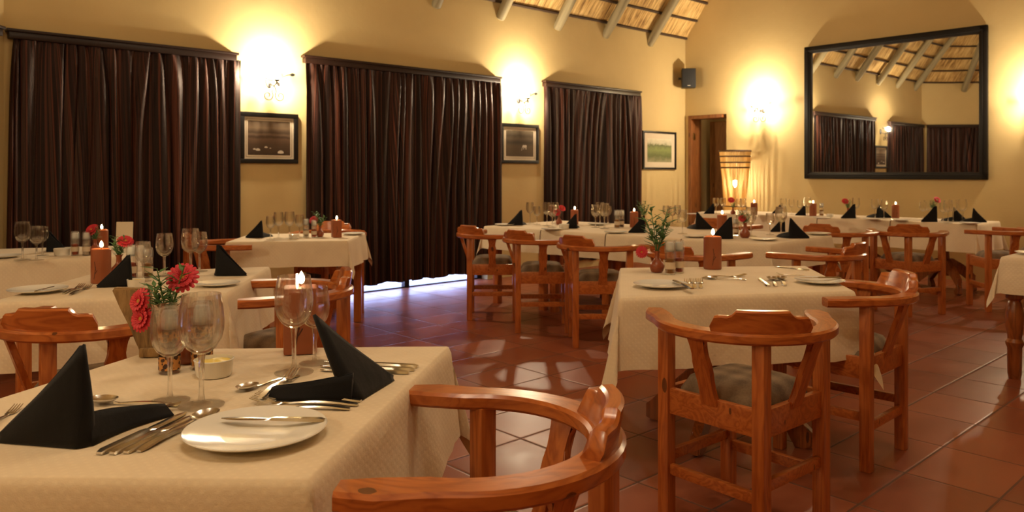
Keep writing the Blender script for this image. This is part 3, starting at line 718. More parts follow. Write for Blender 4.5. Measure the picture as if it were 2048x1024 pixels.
# ================================================================== CHAIRS
LEGR = .262; RR = .27; LW = .044; ARM_T, ARM_B = .70, .665
def chair_proto():
    o = thing('corner_chair', '', 'chair', group=None)
    # legs: back, left, right up to the arm, front up to the seat
    for (x, y, top) in ((0, -LEGR, ARM_B+.004), (-LEGR, 0, ARM_B+.004), (LEGR, 0, ARM_B+.004), (0, LEGR, .462)):
        bm = bmesh.new(); add_box(bm, (x, y, top/2), (LW, LW, top), rz=PI/4, bev=.004); obj('leg', bm, 'wood_z', o)
    s = LEGR/2; ln = LEGR*math.sqrt(2)-LW+.002
    for (sx, sy) in ((-1, -1), (1, -1), (1, 1), (-1, 1)):
        rz = PI/4 if sx*sy < 0 else -PI/4; m = 'wood_a' if rz > 0 else 'wood_b'
        obj('seat_rail', box((sx*s, sy*s, .412), (ln, .024, .088), rz=rz, bev=.003), m, o)
        zz = .215 if sx*sy < 0 else .175
        obj('stretcher', box((sx*s, sy*s, zz), (ln, .022, .036), rz=rz, bev=.003), m, o)
    # cushion
    h_ = LEGR*math.sqrt(2)/2-.016; n = 15
    def cf(i, j):
        a, b = 2*i/(n-1)-1, 2*j/(n-1)-1; e = max(abs(a), abs(b)); rr = (abs(a)**6+abs(b)**6)**(1/6) or 1
        k = e/rr if rr else 1; a2, b2 = a*k, b*k
        z = .452+.058*(1-abs(e)**4.5)**.5 if e < 1 else .452
        c45 = math.cos(PI/4); x, y = a2*h_, b2*h_
        return ((x-y)*c45, (x+y)*c45, z)
    bm = grid(n, n, cf); r = bmesh.ops.extrude_edge_only(bm, edges=[e for e in bm.edges if e.is_boundary])
    for v in r['geom']:
        if isinstance(v, bmesh.types.BMVert): v.co.z = .43
    bmesh.ops.recalc_face_normals(bm, faces=bm.faces[:])
    obj('seat_cushion', bm, 'cushion', o, smooth=60)
    # horseshoe arm
    path = [(-.285, .175), (-.283, .11), (-RR, .03)]
    for i in range(25): a = PI+PI*i/24; path.append((RR*math.cos(a), RR*math.sin(a)))
    path += [(RR, .03), (.283, .11), (.285, .175)]
    hw = [.030, .042, .038]+[.035]*25+[.038, .042, .030]
    bm = bmesh.new(); rings = []; c_ = .007
    for i, (x, y) in enumerate(path):
        a, b = path[max(i-1, 0)], path[min(i+1, len(path)-1)]; d = Vector((b[0]-a[0], b[1]-a[1])).normalized(); nn = Vector((d.y, -d.x)); w_ = hw[i]
        sec = [(-w_, ARM_B+c_), (-w_+c_, ARM_B), (w_-c_, ARM_B), (w_, ARM_B+c_), (w_, ARM_T-c_), (w_-c_, ARM_T), (-w_+c_, ARM_T), (-w_, ARM_T-c_)]
        rings.append([bm.verts.new((x+nn.x*q, y+nn.y*q, z)) for q, z in sec])
    for a, b in zip(rings, rings[1:]):
        for k in range(8): bm.faces.new((a[k], a[(k+1) % 8], b[(k+1) % 8], b[k]))
    bm.faces.new(rings[0]); bm.faces.new(list(reversed(rings[-1]))); bmesh.ops.recalc_face_normals(bm, faces=bm.faces[:])
    obj('arm_rail', bm, 'wood_ring', o, smooth=30)
    # crest block on the back of the arm
    n = 25; A_ = math.radians(32); bm = bmesh.new(); rings = []; ri, ro = RR-.022, RR+.02
    for i in range(n):
        u = 2*i/(n-1)-1; a = -PI/2+u*A_; au = abs(u)
        top = .772 if au < .5 else (.772-.020*math.sin((au-.5)/.16*PI/2) if au < .66 else (.752 if au < .86 else .752-.03*(1-math.sqrt(max(0, 1-((au-.86)/.14)**2)))))
        tilt = .018
        q = [(ri, ARM_T-.004), (ro, ARM_T-.004), (ro+tilt*.6, top-.006), (ro+tilt*.6-.006, top), (ri+tilt+.006, top), (ri+tilt, top-.006)]
        rings.append([bm.verts.new((r_*math.cos(a), r_*math.sin(a), z)) for r_, z in q])
    for a, b in zip(rings, rings[1:]):
        for k in range(6): bm.faces.new((a[k], a[(k+1) % 6], b[(k+1) % 6], b[k]))
    bm.faces.new(rings[0]); bm.faces.new(list(reversed(rings[-1]))); bmesh.ops.recalc_face_normals(bm, faces=bm.faces[:])
    obj('crest', bm, 'wood_ring', o, smooth=30)
    # two shaped splats
    for sx in (-1, 1):
        prof = [(0, .034), (.10, .030), (.22, .024), (.36, .024), (.5, .031), (.62, .033), (.74, .026), (.84, .024), (.93, .033), (1, .036)]
        pts = [(w_, h) for h, w_ in prof]+[(-w_, h) for h, w_ in reversed(prof)]
        zb, zt = .43, ARM_B+.006; H_ = zt-zb; bm = prism([(w_, h*H_) for w_, h in pts], -.011, .011, bev=.003)
        a = -PI/2+sx*PI/4; rb, rt = LEGR*math.cos(PI/4)+.002, RR-.002
        for v in bm.verts:
            t = v.co.z/H_; rr = rb+(rt-rb)*t+v.co.y; tx = v.co.x
            v.co = Vector((rr*math.cos(a)-tx*math.sin(a), rr*math.sin(a)+tx*math.cos(a), zb+v.co.z))
        obj('splat', bm, 'wood_z', o)
    return o
CH = Proto(chair_proto)
def chair(x, y, fx, fy, label, group=None): CH.put(label, (x, y, 0), math.atan2(fy, fx)-PI/2, group)
chair(-.085, 1.52, -.99, .07, 'orange pine corner chair in the foreground, at the right end of the near left table')
chair(.80, 2.70, .08, 1, 'orange pine corner chair seen from behind, at the near side of the middle right table')
chair(1.43, 3.40, -1, .02, 'orange pine corner chair tucked in at the right side of the middle right table')
chair(-1.46, 2.74, .05, 1, 'orange pine corner chair seen from behind beyond the black napkin at far left')
chair(-1.0, 3.40, -.95, -.30, 'orange pine corner chair behind the foreground wine glasses, right of the second left table')
chair(-2.05, 5.62, .95, .3, 'corner chair at the left end of the small curtain table, mostly hidden')
GR = 'corner chairs along the banquet table'
chair(-.16, 6.53, .71, .71, 'pine corner chair nearest the curtains along the left side of the banquet table', GR)
chair(.23, 6.03, .71, .71, 'pine corner chair, second from the curtains along the left side of the banquet table', GR)
chair(.62, 5.53, .71, .71, 'pine corner chair, third from the curtains, right behind the corner of the middle right table', GR)
chair(1.16, 4.98, .71, .71, 'pine corner chair half hidden behind the pepper grinders and candle of the middle right table', GR)
chair(1.93, 4.98, -.71, .71, 'pine corner chair with crest at right, at the right end of the banquet table')
chair(2.77, 6.72, .71, .71, 'pine corner chair just beyond the right end of the banquet table')
chair(3.40, 6.72, .42, .9, 'pine corner chair seen from behind below the mirror, in front of the back table')
chair(4.31, 6.88, -.6, .8, 'pine corner chair at the right end of the back table, behind the right edge table')
chair(2.05, 7.55, .71, .71, 'pine corner chair whose crest shows behind the banquet table glasses')
chair(-1.55, 6.62, .1, -1, 'corner chair in shadow behind the small curtain table')
chair(4.95, 7.25, -.74, .67, 'pine corner chair beyond the right end of the back table, cut by the right edge', None)
# ================================================================== TABLES AND CLOTHS
def cloth(label, quad, over, seed=0, group=None, lam=.33, amp=.012, step=.025):
    """quad: NL, NR, FR, FL corners; over: overhang near, right, far, left"""
    NL, NR, FR, FL = [Vector((q[0], q[1], 0)) for q in quad]; oN, oR, oF, oL = over
    Wd = ((NR-NL).length+(FR-FL).length)/2; Dp = ((FL-NL).length+(FR-NR).length)/2; rnd = random.Random(seed); RAD = .014
    def axis(lo, hi, L_):
        pts = [-lo+lo*i/max(1, round(lo/step)) for i in range(max(1, round(lo/step)))] if lo > 0 else []
        pts += [-.007, 0.0] if lo > 0 else [0.0]
        m = round(L_/.06); pts += [L_*i/m for i in range(1, m)]
        pts += [L_] + ([L_+.007] if hi > 0 else [])
        if hi > 0: pts += [L_+hi*(i+1)/round(hi/step) for i in range(round(hi/step))]
        return sorted(set(round(p, 5) for p in pts))
    us, vs = axis(oL, oR, Wd), axis(oN, oF, Dp)
    def P(u, v): a, b = u/Wd, v/Dp; return (NL*(1-a)+NR*a)*(1-b)+(FL*(1-a)+FR*a)*b
    def perp(d): d = d.normalized(); return Vector((d.y, -d.x, 0))
    nN, nR, nF, nL = perp(NR-NL), perp(FR-NR), perp(FL-FR), perp(NL-FL)
    p1, p2, p3, p4 = [rnd.uniform(0, 6.3) for _ in range(4)]
    def hang(d):
        q = RAD*PI/2
        if d < q: return RAD*math.sin(d/RAD), RAD*(1-math.cos(d/RAD))
        return RAD+(d-q)*.11, RAD+(d-q)*.993
    def fn(i, j):
        u, v = us[i], vs[j]; uc, vc = min(max(u, 0), Wd), min(max(v, 0), Dp); p = P(uc, vc); du, dv = u-uc, v-vc
        if abs(du) < 1e-4: du = 0
        if abs(dv) < 1e-4: dv = 0
        z = TOP+.0012*mnoise.noise(Vector((u*5+seed, v*5, 0)))*(1 if not (du or dv) else 0)
        if du and not dv or dv and not du:
            n_ = (nR if du > 0 else nL) if du else (nF if dv > 0 else nN); d = abs(du or dv); ov = (oR if du > 0 else oL) if du else (oF if dv > 0 else oN)
            s, Ls = (v, Dp) if du else (u, Wd); o_, dn = hang(d)
            win = min(1, min(s, Ls-s)/.12); wv = math.sin(2*PI*s/lam+p1)+.6*math.sin(2*PI*s/(lam*.57)+p2)
            o_ += amp*(d/ov)**1.3*wv*win+amp*.6*(d/ov)*win
            p = p+n_*o_; z -= dn
        elif du and dv:
            eu, ev = (nR if du > 0 else nL), (nF if dv > 0 else nN); r = math.hypot(du, dv); th = math.atan2(abs(dv), abs(du))
            o_, dn = hang(r); e = eu*math.cos(th)+ev*math.sin(th)
            bul = .16*max(0, r-.02)*math.sin(2*th)**1.5; tw = .21*max(0, r-.02)*math.sin(4*th)*math.sin(th*2)
            dg = (eu+ev).normalized(); tg = (ev-eu).normalized()
            p = p+e*o_+dg*bul+tg*tw; z -= math.sqrt(max(dn*dn-bul*bul*.7-tw*tw*.5, 0)) if dn > .03 else dn
        return (p.x, p.y, z)
    bm = grid(len(us), len(vs), fn, lambda i, j: (us[i], vs[j])); bmesh.ops.recalc_face_normals(bm, faces=bm.faces[:])
    c = NL; o = obj('tablecloth', bm, 'cloth', smooth=75); return tag(o, label, 'tablecloth', group)
def inset(quad, k=.012):
    c = sum((Vector(q[:2]) for q in quad), Vector((0, 0)))/4; out = []
    for q in quad: d = Vector(q[:2])-c; out.append(c+d*(1-k/d.length*1.41))
    return c, out
def table(name, label, quad, legs='straight', group=None, leg_in=.07):
    c, q = inset(quad); o = thing(name, label, 'table', (c.x, c.y, 0), 0, group)
    loc = [p-c for p in q]
    obj('table_top', poly_prism(loc, TOP-.034, TOP-.004), 'wood_table', o, smooth=0)
    ap = [p*(1-.14/p.length) for p in loc]
    bm = bmesh.new()
    for a, b in zip(ap, ap[1:]+ap[:1]):
        m_, d = (a+b)/2, b-a; add_box(bm, (m_.x, m_.y, TOP-.075), (d.length, .022, .08), rz=math.atan2(d.y, d.x))
    obj('apron', bm, 'wood_table', o, smooth=0)
    if legs == 'straight':
        for p in loc: p = p*(1-leg_in*1.41/p.length); obj('leg', box((p.x, p.y, (TOP-.04)/2), (.062, .062, TOP-.04), rz=math.atan2((loc[1]-loc[0]).y, (loc[1]-loc[0]).x), bev=.006), 'wood_z', o)
    elif legs == 'turned':
        for p in loc:
            p = p*(1-leg_in*1.41/p.length)
            prof = [(0, 0), (.030, 0), (.036, .03), (.038, .18), (.046, .20), (.048, .215), (.036, .235), (.045, .30), (.048, .38), (.038, .44), (.030, .455), (.046, .47), (.046, .49), (.034, .505), (.044, .53), (.046, TOP-.04), (0, TOP-.04)]
            obj('leg', lathe(prof, 20, c=(p.x, p.y, 0)), 'wood_table', o)
    else:
        obj('pedestal', lathe([(0, .16), (.05, .16), (.065, .2), (.05, .28), (.042, .4), (.055, .5), (.07, .56), (.09, TOP-.04), (0, TOP-.04)], 20), 'wood_table', o)
        for k in range(4):
            a = k*PI/2+PI/4+math.atan2((loc[1]-loc[0]).y, (loc[1]-loc[0]).x); R_ = min((loc[0]-loc[1]).length, (loc[1]-loc[2]).length)*.46
            cl = [(.03, .33), (.08, .33), (.18, .27), (.30, .16), (R_*.92, .10), (R_, .075), (R_, .012), (R_-.03, 0), (R_-.075, 0), (R_-.09, .03), (.28, .085), (.17, .17), (.09, .20), (.03, .20)]
            obj('foot', prism(cl, -.022, .022, bev=.006, mtx=Matrix.Rotation(a, 4, 'Z')), 'wood_table', o)
    return o
Q1 = [(-1.22, 1.27), (-.33, 1.255), (-.185, 2.20), (-.985, 2.165)]
Q2 = [(-1.97, 2.94), (-1.17, 3.18), (-1.27, 4.06), (-2.03, 3.79)]
Q3 = [(-3.06, 4.25), (-2.30, 4.56), (-2.50, 5.28), (-3.30, 5.0)]
Q4 = [(-2.01, 5.51), (-1.19, 5.62), (-1.20, 6.33), (-2.08, 6.22)]
Q5 = [(.43, 3.06), (1.41, 3.24), (1.535, 4.10), (.565, 4.01)]
table('dining_table', 'table under the near left cream cloth, in the foreground', Q1, 'pedestal')
table('dining_table', 'table under the second left cream cloth, behind the foreground table', Q2, 'pedestal')
table('dining_table', 'table under the cream cloth cut by the left edge, before the left curtain', Q3, 'straight')
table('dining_table', 'small pine table with straight legs before the middle curtains', Q4, 'straight', leg_in=.03)
table('dining_table', 'pedestal table with curved feet under the middle right cloth', Q5, 'pedestal')
cloth('near left cream tablecloth with woven dots, in the foreground', Q1, (.26, .26, .26, .26), 1)
cloth('cream tablecloth on the second left table, behind the flowers', Q2, (.27,)*4, 2)
cloth('cream tablecloth cut by the left edge, under three wine glasses', Q3, (.28,)*4, 3)
cloth('cream tablecloth on the small table before the middle curtains', Q4, (.19, .21, .2, .2), 4)
cloth('cream tablecloth on the middle right table, behind the chair seen from behind', Q5, (.285,)*4, 5)
# banquet table of four joined tables and the long back table of four
def row(start, dirv, dep, nrm, n, wdt, first, tname, labels, clabels, over, seed0, grp, legs):
    s = Vector(start); d = Vector(dirv).normalized(); nn = Vector(nrm).normalized()
    for k in range(n):
        a, b = s+d*wdt*k, s+d*wdt*(k+1)
        q = [a, b, b+nn*dep, a+nn*dep]
        g = .004; q2 = [a+d*g, b-d*g, b+nn*dep-d*g, a+nn*dep+d*g]
        table(tname, labels[k], q2, legs, grp)
        cloth(clabels[k], q2, (over, over if k == n-1 else .0, over, over if k == 0 else .0), seed0+k, grp+' cloths', lam=wdt*.5, amp=.016)
R6 = at(970, 452).xy, at(1540, 489).xy
d6 = (R6[1]-R6[0]).normalized(); n6 = Vector((-d6.y, d6.x)); L6 = (R6[1]-R6[0]).length
o4 = ['nearest the curtains', 'second from the curtains', 'third from the curtains', 'at the right end']
row(R6[0], d6, 1.1, n6, 4, L6/4, 0, 'banquet_table', ['section of the banquet table '+s for s in o4], ['cream cloth on the banquet table section '+s for s in o4], .21, 20, 'banquet table sections', 'straight')
N7 = at(1950, 448.5).xy; L7 = 3.1; W7 = L7/4
o4b = ['nearest the doorway', 'second from the doorway', 'third from the doorway', 'at the right end under the mirror']
row(N7-D2*L7, D2, .70, NB, 4, W7, 0, 'dining_table', ['section of the back table '+s for s in o4b], ['cream cloth on the back table section '+s for s in o4b], .28, 30, 'back table sections', 'pedestal')
W8 = Vector((2.86, 4.55)); e8 = D1; f8 = D2
Q8 = [W8, W8+f8*.85, W8+f8*.85+e8*.85, W8+e8*.85]
table('dining_table', 'table with turned legs cut by the right edge', Q8, 'turned', leg_in=.035)
cloth('cream tablecloth hanging at the right edge of the picture', Q8, (.22,)*4, 8)
# ================================================================== TABLEWARE
EPS = .0015
def glass_proto(big):
    def b():
        o = thing('wine_glass', '', 'wine glass'); k = 1.0
        # reference height .235
        prof_o = [(.006, .1085), (.016, .1115), (.030, .122), (.0405, .140), (.0452, .160), (.0460, .177), (.0440, .202), (.0395, .235)]
        prof_i = [(.0382, .2345), (.0426, .202), (.0444, .177), (.0435, .161), (.0386, .1425), (.0280, .1262), (.013, .1170), (0, .1155)]
        obj('bowl', lathe([(0, .1085)]+prof_o+[(.0390, .2360)]+prof_i, 32), 'glass', o, smooth=60)
        st = [(.0, .1088), (.0085, .1085), (.0064, .095), (.0052, .06), (.0055, .025), (.0080, .010), (.014, .0066), (.030, .0042), (.0455, .0024), (.047, .0012), (.0465, 0), (0, 0)]
        obj('stem', lathe(list(reversed(st[:6])), 20), 'stem glass', o, smooth=60)
        obj('foot', lathe(list(reversed(st[5:]))+[(0, .0095)], 28), 'foot glass', o, smooth=60)
        return o
    return b
GL = Proto(glass_proto(True))
def gl(px, base, top, label, group=None, h0=TOP):
    p = at(px, base, h0); h = (base-top)*p.y/FOC; s = min(max(h/.235, .72), 1.08)
    GL.put(label, (p.x, p.y, h0+EPS), random.Random(px).uniform(0, 6), group, s)
def plate_proto():
    o = thing('plate', '', 'plate')
    obj('plate_body', lathe([(0, .0), (.062, 0), (.066, .003), (.100, .0085), (.1285, .0165), (.131, .019), (.1295, .0205), (.100, .0125), (.068, .0075), (.060, .006), (0, .006)], 64), 'china', o, smooth=50)
    return o
def plate_proto1():
    bm = lathe([(0, .0), (.062, 0), (.066, .003), (.100, .0085), (.1285, .0165), (.131, .019), (.1295, .0205), (.100, .0125), (.068, .0075), (.060, .006), (0, .006)], 64)
    return tag(obj('plate', bm, 'china', smooth=50), '', 'plate')
PT = Proto(plate_proto1)
def plate(px, py, hw, label, group=None):
    p = at(px, py, TOP+.01); r = hw*p.y/FOC; PT.put(label, (p.x, p.y, TOP+EPS), 0, group, min(max(r/.131, .7), 1.05))
# cutlery: each lies along +x from handle end (0) to tip (1 = unit length L)
def strip(bm, secs):
    """loft of cross sections (x, half width, z low, z high)"""
    rings = []
    for x, w_, z0, z1 in secs:
        rings.append([bm.verts.new((x, -w_, z0)), bm.verts.new((x, w_, z0)), bm.verts.new((x, w_*.75, z1)), bm.verts.new((x, -w_*.75, z1))])
    for a, b in zip(rings, rings[1:]):
        for k in range(4): bm.faces.new((a[k], a[(k+1) % 4], b[(k+1) % 4], b[k]))
    bm.faces.new(rings[0]); bm.faces.new(list(reversed(rings[-1]))); bmesh.ops.recalc_face_normals(bm, faces=bm.faces[:])
    return bm
def handle_secs(l_, arch_=.006):
    out = []
    for i in range(9):
        t = i/8; w_ = .0085*(1-t)+.0032*t if t > .08 else .005
        out.append((l_*t, w_, arch_*math.sin(PI*t)*.8, .0028+arch_*math.sin(PI*t)*.8))
    return out
def knife_proto():
    o = thing('knife', '', 'knife')
    obj('handle', strip(bmesh.new(), [(0, .006, 0, .004), (.01, .0085, 0, .006), (.06, .0075, 0, .006), (.10, .006, 0, .006), (.112, .005, 0, .005)]), 'steel', o, smooth=50)
    obj('blade', strip(bmesh.new(), [(.112, .0045, .001, .0035), (.125, .009, .0015, .003), (.175, .0105, .0015, .0028), (.20, .0085, .0015, .0026), (.216, .002, .0015, .0024)]), 'steel', o, smooth=50)
    return o
def fork_proto():
    o = thing('fork', '', 'fork')
    s = handle_secs(.125); s += [(.135, .0045, .001, .0035), (.142, .0105, 0, .0028), (.152, .0122, -.0004, .002), (.156, .0122, 0, .0022)]
    obj('handle', strip(bmesh.new(), s), 'steel', o, smooth=50)
    for k in range(4):
        y = (k-1.5)*.0066; bm = strip(bmesh.new(), [(.155, .0022, 0, .0022), (.175, .0019, .003, .005), (.198, .0009, .009, .0105)])
        bmesh.ops.translate(bm, vec=(0, y, 0), verts=bm.verts[:]); obj('tine', bm, 'steel', o, smooth=50)
    return o
def spoon_proto():
    o = thing('spoon', '', 'spoon'); s = handle_secs(.128); s += [(.14, .004, .002, .005)]
    obj('handle', strip(bmesh.new(), s), 'steel', o, smooth=50)
    n = 14; bm = grid(n, n, lambda i, j: (0, 0, 0))
    bm.free(); bm = bmesh.new(); rings = []
    for r in range(7):
        t = r/6; rings.append([bm.verts.new((.166+.031*t*math.cos(a*2*PI/20)*(1.06 if math.cos(a*2*PI/20) < 0 else 1), .0205*t*math.sin(a*2*PI/20), .0005+.0105*t**2.2)) for a in range(20)] if t else [bm.verts.new((.166, 0, .0005))])
    for a, b in zip(rings, rings[1:]):
        for k in range(20):
            if len(a) == 1: bm.faces.new((a[0], b[k], b[(k+1) % 20]))
            else: bm.faces.new((a[k], b[k], b[(k+1) % 20], a[(k+1) % 20]))
    r = bmesh.ops.extrude_face_region(bm, geom=bm.faces[:]); bmesh.ops.translate(bm, vec=(0, 0, .0016), verts=[g for g in r['geom'] if isinstance(g, bmesh.types.BMVert)])
    bmesh.ops.recalc_face_normals(bm, faces=bm.faces[:]); obj('bowl', bm, 'steel', o, smooth=70)
    return o
CUT = {'knife': (Proto(knife_proto), .216), 'fork': (Proto(fork_proto), .198), 'spoon': (Proto(spoon_proto), .198)}
def cut(kind, a, b, label, group=None, lift=0.0, tilt=0.0):
    pr, L_ = CUT[kind]; h = TOP+EPS+lift; p, q = at(*a, h), at(*b, h); d = q-p; s = min(max(d.length/L_, .7), 1.18)
    o = pr.put(label, (p.x, p.y, h), math.atan2(d.y, d.x), group, s)
    if tilt: o.rotation_euler = (0, -tilt, math.atan2(d.y, d.x))
    else: o.rotation_euler = (0, 0, math.atan2(d.y, d.x))
    return o
# napkins: a standing wing along +x from the fold at the origin, and a low tail turned by sgn*105 degrees
def napkin_proto(sgn, lean=0.0):
    def b():
        bm = bmesh.new(); uvl = None; Hh = .17; nx, nz = 14, 10
        def layer(off0, off1, bow, hk=1.0, dl=0.0):
            vs = []
            for i in range(nx+1):
                t = i/nx; hh = max(.012, Hh*hk*(1-t)**1.02*(1-.05*math.sin(PI*t))+.010); col_ = []
                for j in range(nz+1):
                    q = j/nz; z = hh*q; sp = (off0*(1-t)+off1*t)*(1-.62*q)+bow*math.sin(PI*t)*math.sin(PI*min(1, q*1.0))*.5
                    x = .165*t-.004*math.sin(q*PI)+dl*q*(1-t); y = sp+lean*q*(1-t)*sgn; col_.append(bm.verts.new((x, y, z)))
                vs.append(col_)
            for i in range(nx):
                for j in range(nz): bm.faces.new((vs[i][j], vs[i+1][j], vs[i+1][j+1], vs[i][j+1]))
            return vs
        f = layer(-.016*sgn, -.004*sgn, -.010*sgn, 1.0, -.006); k = layer(.032*sgn, .008*sgn, .012*sgn, .955, .014)
        # rounded fold joining the two layers
        prev = [v for v in f[0]]
        for m_ in (1, 2, 3, 4):
            t = m_/5; cur = []
            for j in range(nz+1):
                a, c = f[0][j].co, k[0][j].co; p = a.lerp(c, t); p.x -= .016*math.sin(PI*t)*(1-.6*j/nz); cur.append(bm.verts.new(p))
            for j in range(nz): bm.faces.new((prev[j], prev[j+1], cur[j+1], cur[j]))
            prev = cur
        for j in range(nz): bm.faces.new((prev[j], prev[j+1], k[0][j+1], k[0][j]))
        # tail, a low folded strip
        ta = sgn*math.radians(105); dv = Vector((math.cos(ta), math.sin(ta), 0)); pn = Vector((-dv.y, dv.x, 0)); L_ = .185
        lay = []
        for s_ in (-1, 1):
            vs = []
            for i in range(11):
                t = i/10; hh = .058*(1-t)+.020*t; c_ = []
                for j in range(5):
                    q = j/4; p = dv*(L_*t)+pn*(s_*(.010*(1-q*.5))+.012*math.sin(PI*t))+Vector((-.008, .004*sgn, hh*q*(.98 if s_ > 0 else 1))); p += pn*(-sgn)*.02*q*t; c_.append(bm.verts.new(p))
                vs.append(c_)
            for i in range(10):
                for j in range(4): bm.faces.new((vs[i][j], vs[i+1][j], vs[i+1][j+1], vs[i][j+1]))
            lay.append(vs)
        for j in range(4):
            bm.faces.new((lay[0][10][j], lay[0][10][j+1], lay[1][10][j+1], lay[1][10][j])); bm.faces.new((lay[0][0][j], lay[0][0][j+1], lay[1][0][j+1], lay[1][0][j]))
        bmesh.ops.recalc_face_normals(bm, faces=bm.faces[:])
        o = obj('napkin', bm, 'napkin', smooth=70)
        so = o.modifiers.new('cloth thickness', 'SOLIDIFY'); so.thickness = .0022; so.offset = 0
        return tag(o, '', 'napkin')
    return b
NAP = {1: Proto(napkin_proto(1)), -1: Proto(napkin_proto(-1)), 'lean': Proto(napkin_proto(1, .105))}
def napkin(px, py, top, side, label, group=None, ang=None, kind=None):
    """side -1: wing to the left, 1: wing to the right; tail runs away from the viewer"""
    p = at(px, py); s = min(max((py-top)*p.y/FOC/.178, .6), 1.15)
    a = ang if ang is not None else (PI if side < 0 else 0.0)
    NAP[kind if kind else (-1 if side < 0 else 1)].put(label, (p.x, p.y, TOP+EPS), a, group, s)
# candles
def candle_proto(square):
    def b():
        o = thing('candle', '', 'candle'); H_ = .155; R_ = .042
        if square: bm = box((0, 0, H_/2), (.076, .076, H_), bev=.005)
        else: bm = lathe([(0, 0), (R_-.002, 0), (R_, .003), (R_, H_-.004), (R_-.004, H_), (R_-.012, H_-.004), (0, H_-.006)], 40)
        obj('wax', bm, 'candle wax', o, smooth=40)
        bm = tube([(0, 0, H_-.008), (.001, 0, H_+.003), (.002, 0, H_+.010)], .0012, 6); obj('wick', bm, 'wick', o)
        obj('flame', lathe([(0, .0), (.0055, .003), (.008, .010), (.0068, .018), (.0032, .026), (0, .031)], 14, c=(.002, 0, H_+.006)), 'flame', o, smooth=70)
        # printed reed motif on the side
        bm = bmesh.new()
        for a0, a1, z0, z1 in ((-.25, -.05, .02, .075), (-.05, -.18, .06, .10), (-.12, .12, .045, .062)):
            pts = [(R_*1.004*math.sin(a0+(a1-a0)*t/5), -R_*1.004*math.cos(a0+(a1-a0)*t/5), z0+(z1-z0)*t/5) for t in range(6)]
            if square: pts = [(p[0], -.0385, p[2]) for p in pts]
            tube(pts, .0014, 5, bm)
        obj('motif', bm, 'motif', o)
        lamp('candle_light', (.002, 0, H_+.024), .35, .008, o, (1, .60, .22))
        return o
    return b
CAN = {'r': Proto(candle_proto(False)), 's': Proto(candle_proto(True))}
def candle(px, base, top, label, kind='r', group=None, rz=0.0, wpx=None):
    p = at(px, base); s = min(max((base-top)*p.y/FOC/.155, .6), 1.3); CAN[kind].put(label, (p.x, p.y, TOP+EPS), rz, group, s)
# grinders
def grinder_proto(content, leopard=False):
    def b():
        o = thing('spice_grinder', '', 'spice grinder'); R_ = .021
        obj('jar', lathe([(0, 0), (R_, 0), (R_, .085), (R_-.003, .092), (R_-.003, .10), (R_-.0045, .10), (R_-.0045, .004), (0, .004)], 24), 'glass', o)
        obj('spice', lathe([(0, .005), (R_-.0055, .005), (R_-.0055, .062), (0, .066)], 20), content, o)
        cp = obj('cap', lathe([(R_-.002, .088), (R_+.0015, .09), (R_+.0015, .118), (R_-.001, .134), (R_-.004, .138), (0, .138)], 24), 'glass', o)
        obj('grinder_head', lathe([(0, .092), (.016, .092), (.017, .10), (.0165, .122), (.013, .130), (0, .131)], 16), 'white plastic', cp)
        lb = [(R_+.0007, .008), (R_+.0008, .036)] if leopard else [(R_+.0007, .022), (R_+.0008, .05)]
        obj('label', lathe(lb, 24), 'leopard' if leopard else 'spice pale', o)
        if leopard: obj('label', lathe([(R_+.0007, .066), (R_+.0008, .088)], 24), 'leopard', o)
        return o
    return b
GRD = {k: Proto(grinder_proto(c, l)) for k, (c, l) in dict(leo=('spice dark', True), leo2=('spice red', True), amber=('spice amber', False), red=('spice red', False), pale=('spice pale', False), dark=('spice dark', False)).items()}
def grinder(px, base, top, kind, label, group=None):
    p = at(px, base); s = min(max((base-top)*p.y/FOC/.138, .65), 1.3); GRD[kind].put(label, (p.x, p.y, TOP+EPS), .5, group, s)
# butter dishes
def ramekin_proto():
    bm = lathe([(0, 0), (.038, 0), (.041, .004), (.045, .038), (.0465, .040), (.044, .041), (.0405, .012), (.037, .008), (0, .007)], 40)
    o = obj('butter_dish', bm, 'china', smooth=50); return tag(o, '', 'butter dish')
def butter_proto():
    bm = bmesh.new(); rings = []
    n = 24
    for r in range(6):
        t = r/5; rings.append([bm.verts.new((.0395*t*math.cos(2*PI*k/n), .0395*t*math.sin(2*PI*k/n), .033+.004*(1-t*t)+.002*math.sin(3*k/n*2*PI+t*5))) for k in range(n)] if t else [bm.verts.new((0, 0, .037))])
    for a, b in zip(rings, rings[1:]):
        for k in range(n):
            if len(a) == 1: bm.faces.new((a[0], b[k], b[(k+1) % n]))
            else: bm.faces.new((a[k], b[k], b[(k+1) % n], a[(k+1) % n]))
    lo = [bm.verts.new((.0385*math.cos(2*PI*k/n), .0385*math.sin(2*PI*k/n), .014)) for k in range(n)]
    for k in range(n): bm.faces.new((rings[-1][k], lo[k], lo[(k+1) % n], rings[-1][(k+1) % n]))
    bm.faces.new(list(reversed(lo)))
    o = obj('butter', bm, 'butter', smooth=60); return tag(o, '', 'butter')
RAM, BUT = Proto(ramekin_proto), Proto(butter_proto)
def ramekin(px, base, where, butter=True, s=1.0):
    p = at(px, base); RAM.put('round white butter dish '+where, (p.x, p.y, TOP+EPS), 0, None, s)
    if butter: BUT.put('pale yellow butter in the dish '+where, (p.x, p.y, TOP+EPS), 0, None, s)
